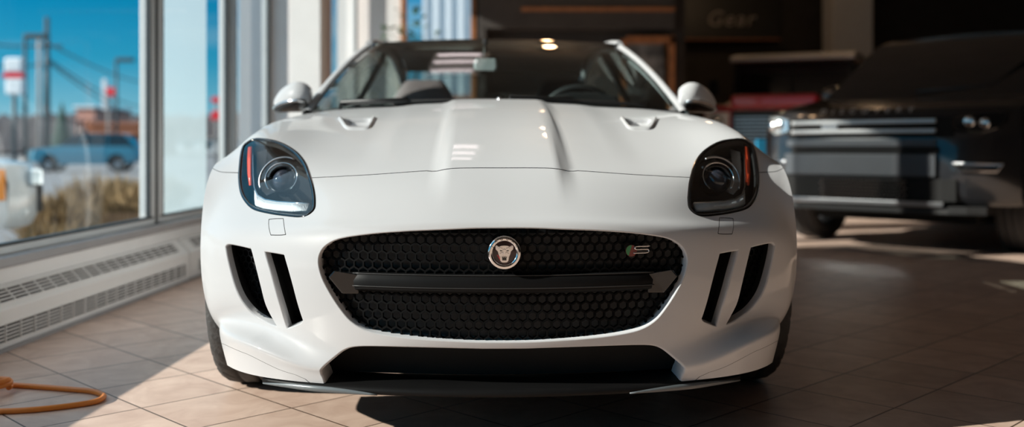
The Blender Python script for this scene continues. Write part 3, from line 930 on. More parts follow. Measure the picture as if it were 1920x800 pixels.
# ------------------------------------------------------------------ mirrors
for s in (1, -1):
    b = MB(); rows = []
    prof = [(.0, .025), (.03, .055), (.07, .066), (.10, .062), (.115, .05)]
    # shell lofted along x from door side to tip
    st = [(.765, .035, .045, .942, 1.845), (.78, .052, .066, .942, 1.85), (.812, .063, .084, .946, 1.86), (.846, .060, .080, .944, 1.872), (.884, .051, .064, .937, 1.89), (.914, .037, .042, .927, 1.908), (.934, .014, .018, .918, 1.922)]
    for x, hz, hy, zc, yc in st:
        rows.append([Vector((x * s, yc + hy * .9 * math.cos(a) * (1 if math.cos(a) < 0 else .55), zc + hz * (math.sin(a) * (1 if math.sin(a) > 0 else .75)))) for a in np.linspace(0, 2 * PI, 25)[:-1]])
    b.grid(rows, closed=True)
    b.add(rows[0], [tuple(range(24))]); b.add(rows[-1], [tuple(range(24))[::-1]])
    mr = b.build('door_mirror', M['paint'], CAR, subsurf=1)
    b = MB(); rows = []
    for x, hz, hy, zc, yc in st[1:]:
        rows.append([Vector((x * s, yc + hy * .93 * math.cos(a) * (1 if math.cos(a) < 0 else .55), zc - .022 + hz * math.sin(a) * .72)) for a in np.linspace(PI, 2 * PI, 15)])
    b.grid(rows, closed=True); b.add(rows[0], [tuple(range(15))]); b.add(rows[-1], [tuple(range(15))[::-1]])
    b.build('lower_cap', M['black_gloss'], mr)
    b = MB(); b.tube([Vector((x * s, yc - hy * .93, zc - .022)) for x, hz, hy, zc, yc in st[1:]], .006, 8); b.build('chrome_strip', M['chrome'], mr)
    b = MB(); b.prism([(x * s, z) for x, z in [(.785, .905), (.785, .98), (.84, .99), (.885, .975), (.92, .94), (.905, .905)]], 0, .004, Matrix(((1, 0, 0, 0), (0, 0, 1, 1.895), (0, 1, 0, 0), (0, 0, 0, 1)))); b.build('mirror_glass', M['chrome'], mr)
    b = MB(); b.tube([Vector((.82 * s, 1.87, .905)), Vector((.79 * s, 1.86, .885)), Vector((.755 * s, 1.85, .862))], [.022, .022, .028], 12, flat=.6); b.build('mirror_arm', M['black_gloss'], mr)

# ------------------------------------------------------------------ wheels
def make_wheel(parent, x, y, r, w, s, rim_r, mrim, spokes=10, name='wheel'):
    W = Matrix.Translation((x, y, r)) @ Matrix.Rotation(PI / 2 * s, 4, 'Y')      # local z = outward
    h = w / 2
    b = MB()
    pr = [(rim_r, -h * .82), (rim_r + .02, -h * .98), (r - .045, -h * 1.0), (r - .014, -h * .93), (r - .004, -h * .80)]
    for g in (-.45, 0.0, .45):
        pr += [(r, h * (g - .16)), (r, h * (g - .05)), (r - .008, h * (g - .04)), (r - .008, h * (g + .04)), (r, h * (g + .05)), (r, h * (g + .16))]
    pr += [(r - .004, h * .80), (r - .014, h * .93), (r - .045, h), (rim_r + .02, h * .98), (rim_r, h * .82)]
    n = 180; vs = []
    for rr_, hh in pr:
        sh = abs(hh) / h
        for k in range(n):
            g = .0045 if (k % 5 == 0 and .5 < sh < .97) else 0
            sk = (abs(hh) - .5 * h) * .9 / r
            a = 2 * PI * k / n + sk
            vs.append(W @ Vector(((rr_ - g) * math.cos(a), (rr_ - g) * math.sin(a), hh)))
    fs = [(i * n + k, i * n + (k + 1) % n, (i + 1) * n + (k + 1) % n, (i + 1) * n + k) for i in range(len(pr) - 1) for k in range(n)]
    b.add(vs, fs, True)
    ty = b.build(name, M['rubber'], parent)
    b = MB(); b.lathe([(rim_r + .002, -h * .8), (rim_r - .012, -h * .5), (rim_r - .02, h * .4), (rim_r - .004, h * .75), (rim_r + .004, h * .84)], 48, W)
    rm = b.build('rim', mrim, ty)
    b = MB()
    for k in range(spokes):
        a = 2 * PI * k / spokes
        b.bar(W @ Vector((.03 * math.cos(a), .03 * math.sin(a), h * .55)), W @ Vector(((rim_r - .005) * math.cos(a + .08), (rim_r - .005) * math.sin(a + .08), h * .72)), .026, .02, W.to_3x3() @ Vector((0, 0, 1)))
    b.lathe([(.06, h * .4), (.06, h * .62), (.045, h * .7), (.0005, h * .7)], 24, W)
    b.build('spokes', mrim, ty, bevel=.003)
    b = MB(); b.lathe([(.0005, 0), (.155, 0), (.155, -.03)], 36, W); b.build('brake_disc', M['satin'], ty)
    return ty
for s in (1, -1):
    make_wheel(CAR, .727 * s, .87, .334, .245, s, .242, M['alloy'])
    make_wheel(CAR, .80 * s, 3.492, .338, .28, s, .242, M['alloy'])
    for yy, r_ in ((.87, .362), (3.492, .372)):
        b = MB(); rows = []
        for a in np.linspace(math.radians(-25), math.radians(205), 28):
            rows.append([(.50 * s, yy + r_ * math.cos(a), .335 + r_ * math.sin(a)), (.78 * s, yy + r_ * math.cos(a), .335 + r_ * math.sin(a))])
        b.grid(rows)
        cir = [(.50 * s, yy + r_ * math.cos(a), .335 + r_ * math.sin(a)) for a in np.linspace(math.radians(-25), math.radians(205), 28)]
        b.add(cir, [tuple(range(28))]); b.build('wheel_arch_liner', M['black_matte'], CAR)

# ------------------------------------------------------------------ cabin
b = MB(); rows = []
for y, z in ((1.62, .885), (1.85, .905), (2.05, .90), (2.12, .86), (2.10, .70), (2.0, .55)):
    rows.append([Vector((x * .73, y, z + .015 * math.cos(x * 3))) for x in np.linspace(-1, 1, 17)])
b.grid(rows); dash = b.build('dashboard', M['dark_leather'], CAR)
b = MB(); b.prism([(.22, .895), (.55, .895), (.52, .955), (.44, .97), (.32, .97), (.25, .955)], 0, .14, Matrix(((1, 0, 0, 0), (0, 0, 1, 1.98), (0, 1, 0, 0), (0, 0, 0, 1)))); b.build('instrument_hood', M['dark_leather'], dash, bevel=.012)
b = MB(); WM = Matrix.Translation((.38, 2.27, .84)) @ Matrix.Rotation(math.radians(-66), 4, 'X')
b.tube([WM @ Vector((.18 * math.cos(a), .18 * math.sin(a), 0)) for a in np.linspace(0, 2 * PI, 41)[:-1]], .016, 10, True)
for a in (0, PI, -PI / 2): b.bar(WM @ Vector((0, 0, -.02)), WM @ Vector((.18 * math.cos(a), .18 * math.sin(a), 0)), .035, .012, WM.to_3x3() @ Vector((0, 0, 1)))
b.lathe([(.06, -.04), (.06, -.005), (.04, .005), (.0005, .006)], 24, WM)
b.build('steering_wheel', M['dark_leather'], CAR)
for s in (1, -1):
    x = .38 * s; b = MB(); rows = []
    for y, z, w, th in ((2.95, .34, .24, .10), (2.98, .50, .25, .11), (3.02, .66, .25, .10), (3.07, .80, .24, .09), (3.11, .90, .215, .08), (3.14, .985, .17, .07), (3.16, 1.05, .135, .06), (3.165, 1.085, .115, .045), (3.17, 1.10, .09, .02)):
        rows.append([Vector((x + w * math.copysign(abs(math.cos(a)) ** .6, math.cos(a)), y + th * math.copysign(abs(math.sin(a)) ** .8, math.sin(a)), z)) for a in np.linspace(0, 2 * PI, 21)[:-1]])
    b.grid(rows, closed=True); b.add(rows[-1], [tuple(range(20))])
    st_ = b.build('seat', M['seat'] if s < 0 else M['dark_leather'], CAR, subsurf=1)  # left seat carries the sunlit tone in its colour, right stays dark
    b = MB(); b.box(x - .25, x + .25, 2.45, 2.98, .28, .42); b.build('cushion', M['dark_leather'], st_, bevel=.05, seg=4)
b = MB(); b.box(-.70, .70, 1.9, 4.1, .22, .26); b.box(-.70, .70, 3.35, 3.40, .26, .88); b.box(-.62, .62, 3.40, 4.2, .84, .88); b.build('cabin_floor', M['dark_leather'], CAR)
b = MB(); MMx = Matrix.Translation((-.045, 2.30, 1.115)); b.prism([(-.055, -.018), (-.045, -.03), (.045, -.03), (.055, -.018), (.05, .026), (-.05, .026)], -.016, .016, MMx @ Matrix.Rotation(PI / 2, 4, 'X'))
rv = b.build('rear_view_mirror', M['frost'], CAR, bevel=.008)  # pale colour stands in for light on the black mirror back
b = MB(); b.tube([(-.045, 2.30, 1.14), (-.045, 2.36, 1.235)], .012, 8); b.build('mirror_stem', M['black_plastic'], rv)
b = MB()
rl = [[Vector((x * .5, y, z - .045)) for x in np.linspace(-1, 1, 9)] for y, z in ((2.50, 1.245), (2.8, 1.27), (3.2, 1.265), (3.5, 1.22))]
b.grid(rl); b.build('headliner', M['dark_leather'], CAR, solid=.005)
# ------------------------------------------------------------------ room materials
def floor_mat():
    m, nt, b = newmat('floor_tiles')
    L = nt.links; N = nt.nodes.new
    tc = N('ShaderNodeTexCoord'); mp = N('ShaderNodeMapping'); mp.vector_type = 'TEXTURE'
    mp.inputs['Location'].default_value = (-.832, 3.016, 0); mp.inputs['Rotation'].default_value = (0, 0, math.radians(45)); mp.inputs['Scale'].default_value = (.3, .3, .3)
    L.new(tc.outputs['Object'], mp.inputs['Vector'])
    sx = N('ShaderNodeSeparateXYZ'); L.new(mp.outputs['Vector'], sx.inputs[0])
    def math_(op, a, b_=None):
        n = N('ShaderNodeMath'); n.operation = op
        if isinstance(a, (int, float)): n.inputs[0].default_value = a
        else: L.new(a, n.inputs[0])
        if b_ is not None:
            if isinstance(b_, (int, float)): n.inputs[1].default_value = b_
            else: L.new(b_, n.inputs[1])
        return n.outputs[0]
    def dist(o):
        f = math_('FRACT', o); g = math_('SUBTRACT', 1.0, f); return math_('MINIMUM', f, g)
    d = math_('MINIMUM', dist(sx.outputs[0]), dist(sx.outputs[1]))
    rp = N('ShaderNodeMapRange'); rp.inputs['From Min'].default_value = .006; rp.inputs['From Max'].default_value = .011
    L.new(d, rp.inputs['Value'])
    cell = N('ShaderNodeVectorMath'); cell.operation = 'FLOOR'; L.new(mp.outputs['Vector'], cell.inputs[0])
    wn = N('ShaderNodeTexWhiteNoise'); wn.noise_dimensions = '2D'; L.new(cell.outputs[0], wn.inputs['Vector'])
    n1 = N('ShaderNodeTexNoise'); n1.inputs['Scale'].default_value = 7; n1.inputs['Detail'].default_value = 6; n1.inputs['Roughness'].default_value = .62; n1.inputs['Distortion'].default_value = 1.2
    off = N('ShaderNodeVectorMath'); off.operation = 'MULTIPLY_ADD'; L.new(cell.outputs[0], off.inputs[0]); off.inputs[1].default_value = (.37, .91, 0); L.new(tc.outputs['Object'], off.inputs[2])
    L.new(off.outputs[0], n1.inputs['Vector'])
    cr = N('ShaderNodeValToRGB'); e = cr.color_ramp.elements
    e[0].position = .30; e[0].color = (.55, .38, .30, 1); e[1].position = .72; e[1].color = (.74, .555, .45, 1)
    L.new(n1.outputs['Fac'], cr.inputs['Fac'])
    hs = N('ShaderNodeHueSaturation'); L.new(cr.outputs['Color'], hs.inputs['Color'])
    vr = N('ShaderNodeMapRange'); vr.inputs['To Min'].default_value = .90; vr.inputs['To Max'].default_value = 1.06; L.new(wn.outputs['Value'], vr.inputs['Value']); L.new(vr.outputs[0], hs.inputs['Value'])
    mx = N('ShaderNodeMix'); mx.data_type = 'RGBA'; L.new(rp.outputs[0], mx.inputs[0]); mx.inputs[6].default_value = (.10, .065, .045, 1); L.new(hs.outputs[0], mx.inputs[7])
    L.new(mx.outputs[2], b.inputs['Base Color'])
    b.inputs['Roughness'].default_value = .42; b.inputs['Specular IOR Level'].default_value = .35
    bp = N('ShaderNodeBump'); bp.inputs['Strength'].default_value = .35; bp.inputs['Distance'].default_value = .004
    L.new(rp.outputs[0], bp.inputs['Height']); L.new(bp.outputs['Normal'], b.inputs['Normal'])
    return m
M['floor'] = floor_mat()
M['white_wall'] = mat('white_wall', (.86, .85, .84), .7, var=.02)
M['white_metal'] = mat('white_enamel', (.88, .88, .87), .35, var=.02)
M['grey_metal'] = mat('grey_aluminium', (.36, .36, .37), .4, .3, var=.05)
M['pale_metal'] = mat('pale_aluminium', (.62, .65, .66), .35, .2, var=.04)
M['dark_gasket'] = mat('dark_gasket', (.02, .03, .035), .5, var=.1)
M['window_glass'] = glassmat('window_glass', (.90, .95, .95), 1.45)
M['dark_wall'] = mat('dark_brown_wall', (.05, .043, .039), .7, var=.15)
M['ceiling'] = mat('dark_ceiling', (.16, .145, .13), .8, var=.1)
M['wood'] = mat('orange_wood', (.33, .13, .05), .45, var=.25, scale=12)
M['taupe'] = mat('taupe_wall', (.62, .52, .48), .6, var=.05)
M['slot'] = mat('dark_slot', (.015, .015, .016), .6, var=.1)
M['cream'] = mat('cream_letters', (.48, .43, .40), .5, var=.05)
M['orange_cord'] = mat('orange_cord', (.72, .22, .03), .45, var=.08)

def frost_mat():
    m, nt, b = newmat('frosted_film')
    nt.nodes.remove(b); out = nt.nodes['Material Output']
    tl = nt.nodes.new('ShaderNodeBsdfTranslucent'); tl.inputs['Color'].default_value = (.50, .60, .64, 1)
    df = nt.nodes.new('ShaderNodeBsdfDiffuse'); df.inputs['Color'].default_value = (.55, .64, .68, 1)
    tr = nt.nodes.new('ShaderNodeBsdfTransparent'); tr.inputs['Color'].default_value = (.95, .97, .98, 1)
    a = nt.nodes.new('ShaderNodeMixShader'); a.inputs[0].default_value = .4
    c_ = nt.nodes.new('ShaderNodeMixShader'); c_.inputs[0].default_value = .30
    nt.links.new(tl.outputs[0], a.inputs[1]); nt.links.new(df.outputs[0], a.inputs[2])
    nt.links.new(a.outputs[0], c_.inputs[1]); nt.links.new(tr.outputs[0], c_.inputs[2]); nt.links.new(c_.outputs[0], out.inputs['Surface'])
    return m
M['film'] = frost_mat()

# ------------------------------------------------------------------ shell
XR, YB, YK, ZC = 9.0, -5.0, 17.0, 3.6
b = MB(); b.box(-2.35, XR + .2, YB - .2, YK + .2, -.12, 0); struct(b.build('floor', M['floor']))
b = MB(); b.box(-2.35, XR + .2, YB - .2, YK + .2, ZC, ZC + .15); struct(b.build('ceiling', M['ceiling']))
b = MB(); b.box(XR, XR + .2, YB, YK, 0, ZC); struct(b.build('wall_right', M['dark_wall']))
b = MB(); b.box(-2.3, XR, YB - .2, YB, 0, ZC); struct(b.build('wall_front', M['dark_wall']))
b = MB(); b.box(1.83, XR, YK, YK + .2, 0, ZC); b.box(1.83, 1.98, 11.4, YK, 0, ZC); struct(b.build('wall_back_dark', M['dark_wall']))

ZW = 2.92
WL = Matrix.Translation((-1.95, 3.8, 0)) @ Matrix.Rotation(-.0241, 4, 'Z')     # local x into the room, local y along the glass
L0, L1 = -8.7, 7.6
def wbox(b, x0, x1, y0, y1, z0, z1): return b.box(x0, x1, y0, y1, z0, z1, WL)
b = MB(); wbox(b, -.20, .05, L0, L1, 0, .285); wbox(b, -.20, .06, L0, L1, ZW, ZC)
struct(b.build('wall_left', M['white_wall'], bevel=.004))
b = MB(); wbox(b, -.12, .075, L0, 2.86, .285, .325); struct(b.build('trim_1', M['grey_metal'], bevel=.006))
b = MB(); wbox(b, -.02, .395, 3.83, 4.16, 0, ZC); struct(b.build('column', M['white_wall'], bevel=.006))
b = MB(); wbox(b, .30, .402, 4.02, 4.20, 0, ZC); struct(b.build('trim_2', M['taupe'], bevel=.004))

def window(n, y0, y1, z0, z1, mull=(), film=None):
    b = MB()
    wbox(b, -.05, .014, y0, y1, z0, z0 + .03); wbox(b, -.05, .014, y0, y1, z1 - .06, z1)
    wbox(b, -.05, .012, y0, y0 + .03, z0, z1); wbox(b, -.05, .012, y1 - .03, y1, z0, z1)
    fr = struct(b.build('window_%d' % n, M['pale_metal'], bevel=.004))
    b = MB(); wbox(b, -.012, .012, y0 + .03, y0 + .042, z0 + .03, z1 - .06); wbox(b, -.012, .012, y1 - .042, y1 - .03, z0 + .03, z1 - .06); wbox(b, -.012, .014, y0, y1, z0 + .03, z0 + .042)
    b.build('gasket', M['dark_gasket'], fr)
    b = MB(); b.add([WL @ Vector((0, y, z)) for y, z in ((y0 + .05, z0 + .03), (y1 - .05, z0 + .03), (y1 - .05, z1 - .06), (y0 + .05, z1 - .06))], [(0, 1, 2, 3)], False)
    b.build('pane', M['window_glass'], fr)
    if film:
        b = MB(); b.add([WL @ Vector((-.004, y, z)) for y, z in ((film[0], z0 + .04), (film[1], z0 + .04), (film[1], z1 - .06), (film[0], z1 - .06))], [(0, 1, 2, 3)], False)
        b.build('frosted_film', M['film'], fr)
    return fr
window(1, L0, 1.48, .325, ZW)
window(2, 1.59, 2.80, .325, ZW, film=(1.64, 2.38))
window(5, 2.90, 3.83, .285, ZW)
window(3, 4.18, L1 - .05, .285, ZW)
b = MB(); wbox(b, -.06, .012, 1.48, 1.512, .325, ZW); wbox(b, -.06, .012, 1.552, 1.59, .325, ZW); wbox(b, -.06, .045, 2.80, 2.83, .325, ZW)
struct(b.build('trim_3', M['pale_metal'], bevel=.006))
b = MB(); wbox(b, -.05, .0115, 1.512, 1.552, .325, ZW); wbox(b, -.05, .03, 2.83, 2.90, .325, ZW); struct(b.build('trim_4', M['dark_gasket']))
# back wall with its window
BY = 11.4
b = MB(); b.box(-2.0, -1.25, BY, BY + .18, 0, ZC); b.box(-1.25, -.43, BY, BY + .18, 0, 1.0); b.box(-1.25, -.43, BY, BY + .18, 2.50, ZC)
struct(b.build('wall_back', M['white_wall']))
b = MB(); b.box(-.43, 1.83, BY, BY + .18, 0, ZC); struct(b.build('wall_back_panelling', M['dark_wall']))
b = MB()
for x0, x1, z0, z1 in ((-1.27, -1.21, .98, 2.52), (-.47, -.41, .98, 2.52), (-1.27, -.41, .98, 1.04), (-1.27, -.41, 2.46, 2.52)): b.box(x0, x1, BY - .04, BY + .1, z0, z1)
w4 = struct(b.build('window_4', M['wood'], bevel=.005))
b = MB(); b.add([(-1.21, BY + .05, 1.04), (-.47, BY + .05, 1.04), (-.47, BY + .05, 2.46), (-1.21, BY + .05, 2.46)], [(0, 1, 2, 3)], False); b.build('pane', M['window_glass'], w4)

# ------------------------------------------------------------------ convector heaters under the windows
def heater(y0, y1, label):
    h = thing('convector_heater', label, 'heater', WL @ Vector((.05, (y0 + y1) / 2, 0)), -.0241, 'convector heaters under the windows')
    L = (y1 - y0) / 2
    prof = [(0.002, .012), (.082, .012), (.085, .03), (.085, .150), (.078, .160), (.018, .222), (.002, .226)]
    b = MB(); rows = [[(x, y, z) for x, z in prof] for y in (-L, L)]
    b.grid(rows, closed=True, smooth=False); n = len(prof); b.add(rows[0], [tuple(range(n))]); b.add(rows[1], [tuple(range(n))[::-1]])
    b.build('cabinet', M['white_metal'], h, bevel=.003)
    sl = Vector((.018 - .078, 0, .222 - .160)); sd = sl.normalized(); nn = Vector((sd.z, 0, -sd.x))
    a0 = Vector((.078, 0, .160)); W = sl.length
    b = MB(); b.grid([[tuple(a0 + sd * (W * t) + nn * .001 + Vector((0, y, 0))) for y in (-L + .12, L - .10)] for t in (.16, .84)], smooth=False)
    tg = b.build('top_grille', M['slot'], h)
    b = MB()
    for t in (.15, .325, .5, .675, .85):
        p = a0 + sd * (W * t) + nn * .002; b.bar(p + Vector((0, -L + .12, 0)), p + Vector((0, L - .10, 0)), .005, .005, nn)
    y = -L + .12
    while y < L - .09:
        b.bar(a0 + sd * (W * .14) + nn * .002 + Vector((0, y, 0)), a0 + sd * (W * .86) + nn * .002 + Vector((0, y, 0)), .008, .005, nn); y += .105
    b.build('grille_bars', M['white_metal'], tg)
    b = MB(); b.grid([[(.0862, y, z) for y in (-L + .12, L - .06)] for z in (.034, .098)], smooth=False)
    fg = b.build('front_grille', M['slot'], h)
    b = MB()
    for z in (.033, .046, .059, .072, .085, .099): b.bar((.087, -L + .12, z), (.087, L - .06, z), .004, .0045)
    y = -L + .12
    while y < L - .05:
        b.bar((.087, y, .032), (.087, y, .1), .009, .004, (0, 1, 0)); y += .105
    b.build('grille_bars', M['white_metal'], fg)
    b = MB(); b.box(.0, .095, -L, L, 0, .012); b.build('base_rail', M['grey_metal'], h)
    return h
heater(-3.6, 1.68, 'long white convector heater below the large window at the left')
heater(1.70, 3.80, 'white convector heater farther back beside the front wheel of the white coupe')
# ------------------------------------------------------------------ orange cord on the floor
def fl(px, py, z=0.0):
    d = (CAMZ - z) * FPX / (py - HZ); return Vector(((px - 960) / FPX * d, d, z))
R_C = .0082
path = [fl(-90, 740, R_C), fl(-50, 724, R_C), fl(0, 721, R_C), fl(60, 724, R_C), fl(125, 729, R_C), fl(170, 733, R_C), fl(190, 739, R_C), fl(194, 744, R_C), fl(180, 752, R_C), fl(140, 759, R_C), fl(70, 767, R_C), fl(0, 771, R_C), fl(-90, 774, R_C)]
b = MB(); b.tube(crv(path, 8, False), R_C, 10)
cord = b.build('extension_cord', M['orange_cord']); tag(cord, 'orange extension cord looped on the tiles beside the heater', 'cord')
cc_ = fl(-12, 738, 0)
b = MB(); b.tube([cc_ + Vector((.045 * math.cos(a), .045 * math.sin(a), R_C * 2.3 + .012 * a / 6.28)) for a in np.linspace(0, 4 * PI, 60)], R_C, 10); b.build('coil', M['orange_cord'], cord)

# ------------------------------------------------------------------ generic vehicle body from a side profile
def profile_body(name, prof, w, mat_, parent, nose=.0, tail=.0, belt=9, tumble=0.0, ncol=13, ncor=4.0, bevel=.02):
    L = max(p[0] for p in prof)
    def f(t, y, z):
        x = w * t * (1 - max(0, z - belt) * tumble)
        a = abs(t) ** ncor
        if y < 1.0: y = y + nose * a * (1 - y)
        if y > L - 1.0: y = y - tail * a * (1 - (L - y))
        return Vector((x, y, z))
    b = MB(); rows = [[f(t, y, z) for y, z in prof] for t in np.sin(np.linspace(-PI / 2, PI / 2, ncol))]
    b.grid(rows, closed=True, smooth=True)
    tri = geometry.tessellate_polygon([[Vector((y, z, 0)) for y, z in prof]])
    for r in (rows[0], rows[-1]): b.add(r, [tuple(t) for t in tri], False)
    return b.build(name, mat_, parent, bevel=bevel, seg=3)
def archpts(cy, cz, r, n=11, zb=.3):
    a0 = math.asin((zb - cz) / r) if abs(zb - cz) < r else 0
    return [(cy - r * math.cos(a), cz + r * math.sin(a)) for a in np.linspace(PI - a0, a0, n)]       # from back to front, over the wheel
M['suv_black'] = mat('black_suv_paint', (.016, .017, .02), .3, coat=1.0, var=.05)
M['suv_grey'] = mat('grey_bumper', (.11, .118, .13), .35, .4, coat=.3, var=.05)
M['dark_glass'] = mat('tinted_glass', (.012, .013, .015), .05, coat=1.0, var=.05)
M['red_paint'] = mat('red_car_paint', (.55, .03, .045), .35, coat=.7, var=.04)
M['off_white'] = mat('off_white_paint', (.85, .83, .80), .4, var=.03)
M['blue_paint'] = mat('blue_car_paint', (.03, .17, .26), .35, coat=.7, var=.04)
M['white_paint2'] = mat('white_suv_paint', (.62, .66, .67), .3, coat=.8, var=.02)
M['orange'] = mat('orange_marker', (.9, .30, .03), .3, var=.05)
M['crystal'] = mat('lamp_crystal', (.75, .80, .85), .12, .8, var=.25, scale=60)
M['bar_metal'] = mat('grille_bar_metal', (.8, .8, .8), .35, .5, var=.05)
M['blue'] = mat('blue_board', (.02, .25, .45), .4, var=.1)
M['white_plate'] = mat('white_plate', (.7, .7, .7), .4, var=.03)

# black SUV parked at the right
th = math.radians(-45)
suv = thing('black_suv', 'black SUV parked in the dark at the right, chrome grille bars and lettered bonnet', 'car', (2.45, 6.95, 0), th)
prof = [(.06, .34), (.0, .40), (-.01, .55), (.0, .78), (.03, .93), (.09, 1.0), (.5, 1.06), (1.05, 1.12), (1.2, 1.15), (4.0, 1.12), (4.28, 1.02), (4.32, .8), (4.32, .45), (4.2, .36)] + archpts(3.48, .36, .40, zb=.36) + [(3.0, .32), (1.4, .32)] + archpts(.86, .36, .40, zb=.34)
profile_body('body', prof, .94, M['suv_black'], suv, nose=.30, tail=.15, belt=.9, tumble=.3)
gh = [(1.05, 1.10), (1.75, 1.60), (2.0, 1.67), (2.6, 1.70), (3.8, 1.66), (4.1, 1.45), (4.25, 1.10)]
profile_body('greenhouse', gh, .86, M['dark_glass'], suv, tail=.1, belt=1.1, tumble=.35)
b = MB(); b.grid([[Vector((x * .66, y, z + .02 - .03 * x * x)) for x in np.linspace(-1, 1, 9)] for y, z in ((1.95, 1.665), (2.6, 1.70), (3.8, 1.66), (3.95, 1.60))]); b.build('roof', M['suv_black'], suv, solid=.03)
def nosey(x, y): return y + .30 * abs(x / .94) ** 4 * (1 - y)
def front_strip(name, x0, x1, z0, z1, y, mt, parent, th_=.03, n=16, bev=.006):
    b = MB(); xs = np.linspace(x0, x1, n); rows = []
    for x in xs: rows.append([(x, nosey(x, y), z0), (x, nosey(x, y), z1), (x, nosey(x, y) + th_, z1), (x, nosey(x, y) + th_, z0)])
    b.grid(rows, closed=True, smooth=False); b.add(rows[0], [(0, 1, 2, 3)], False); b.add(rows[-1], [(3, 2, 1, 0)], False)
    return b.build(name, mt, parent, bevel=bev)
gr_ = front_strip('grille', -.60, .60, .80, .935, -.012, M['black_matte'], suv)
front_strip('grille_bar', -.55, .50, .893, .922, -.035, M['bar_metal'], gr_); front_strip('grille_bar', -.55, .50, .828, .856, -.038, M['bar_metal'], gr_)
front_strip('grille_emblem', -.30, -.18, .858, .89, -.03, M['satin'], gr_, n=3)
front_strip('bumper_strip', -.60, .50, .735, .785, -.03, M['suv_grey'], suv)
front_strip('lower_slot', -.56, .52, .685, .735, -.018, M['black_matte'], suv)
front_strip('bumper_panel', -.62, .50, .535, .685, -.035, M['suv_grey'], suv, .04)  # cut short on the right, shaping the fade of sunlight into the panel
lg = front_strip('lower_grille', -.62, .62, .37, .52, -.02, M['black_matte'], suv)
b = MB()
for j in range(6):
    for i in range(26):
        x = -.30 + .60 * i / 25 + (.012 if j % 2 else 0); z = .385 + .115 * j / 5
        b.box(x - .007, x + .007, nosey(x, -.036), nosey(x, -.02), z - .007, z + .007)
b.build('mesh_insert', M['chrome'], lg)
front_strip('skid_plate', -.55, .55, .335, .37, -.04, M['satin'], suv, .06)
front_strip('splitter', -.78, .78, .285, .34, -.01, M['black_plastic'], suv, .2)
for s in (1, -1):
    b = MB(); rows = []
    for x, z0, z1 in ((.60, .845, .935), (.68, .83, .955), (.76, .825, .965), (.83, .85, .965), (.875, .90, .965)):
        y = nosey(x, -.012) + .0; rows.append([(s * x, y, z0), (s * x, y + .01, z1), (s * x, y + .16, z1), (s * x, y + .16, z0)])
    b.grid(rows, closed=True, smooth=False); b.add(rows[0], [(0, 1, 2, 3)]); b.add(rows[-1], [(3, 2, 1, 0)])
    hl = b.build('headlight', M['crystal'] if s < 0 else M['dark_glass'], suv, bevel=.008)  # right headlight in dark glass, shade put into its colour
    for x, z in ((.69, .90), (.77, .89)):
        b = MB(); b.lathe([(.034, -.03), (.036, .004), (.026, .008), (.0005, .012)], 20, Matrix.Translation((s * x, nosey(x, -.012) - .008, z)) @ Matrix.Rotation(PI / 2, 4, 'X')); b.build('lamp', M['chrome'], hl)
    b = MB(); x0, x1 = (.60, .86)
    pts = [(x0, .62), (x0 + .05, .575), (x1 - .03, .575), (x1, .62)]
    P3 = [Vector((s * x, nosey(x, -.02), z)) for x, z in pts]
    b.tube(P3, .012, 8, True); fg = b.build('fog_lamp_surround', M['satin'], suv)
    b = MB(); b.add([p + Vector((0, .005, 0)) for p in P3], [(0, 1, 2, 3)], False); b.build('fog_lamp', M['lamp_inner'], fg)
    for yy in (.86, 3.48): make_wheel(suv, .80 * s, yy, .36, .24, s, .24, M['alloy'], 5)
    b = MB(); b.lathe([(.0005, -.11), (.06, -.10), (.085, -.04), (.085, .03), (.06, .09), (.0005, .10)], 16, Matrix.Translation((s * 1.0, 1.55, 1.18)) @ Matrix.Rotation(PI / 2, 4, 'Y')); b.build('door_mirror', M['suv_black'], suv)
b = MB()
for yy in (.86, 3.48):
    b.box(-.93, .93, yy - .38, yy + .38, .33, .34 + .02); b.box(-.60, .60, yy - .40, yy + .40, .2, .78)
b.build('underbody', M['black_matte'], suv)
tm = Matrix.Translation((0, .035, .985)) @ Matrix.Rotation(math.radians(50), 4, 'X')
text_mesh('bonnet_lettering', 'DISCOVERY', .06, M['bar_metal'], .003, M=tm, parent=suv, spacing=2.5)
b = MB(); b.tube([(-.1, 1.12, 1.17), (.45, 1.20, 1.20), (.62, 1.45, 1.40)], .01, 6); b.build('wiper', M['black_plastic'], suv)

# old red off-roader behind it
red = thing('red_off_roader', 'boxy dark red off-road car with white roof, behind the black SUV', 'car', (3.15, 12.0, 0), math.radians(-25))
prof = [(.0, .60), (-.01, .9), (.0, 1.22), (.05, 1.25), (1.2, 1.30), (1.25, 1.34), (2.9, 1.34), (2.95, .55)] + archpts(2.4, .42, .44, zb=.55)[:] + [(1.6, .5), (1.2, .5)] + archpts(.6, .42, .44, zb=.55)
profile_body('body', prof, .84, M['red_paint'], red, bevel=.03)
b = MB(); b.box(-.52, .52, -.02, 1.25, 1.2, 1.37); b.build('bonnet', M['red_paint'], red, bevel=.05, seg=3)
b = MB(); b.box(-.50, .50, -.035, .03, .66, 1.18); gr2 = b.build('grille', M['black_plastic'], red, bevel=.01)
b = MB()
for k in range(9): b.box(-.46, .46, -.05, -.03, .72 + k * .045, .735 + k * .045)
b.build('grille_slats', M['satin'], gr2)
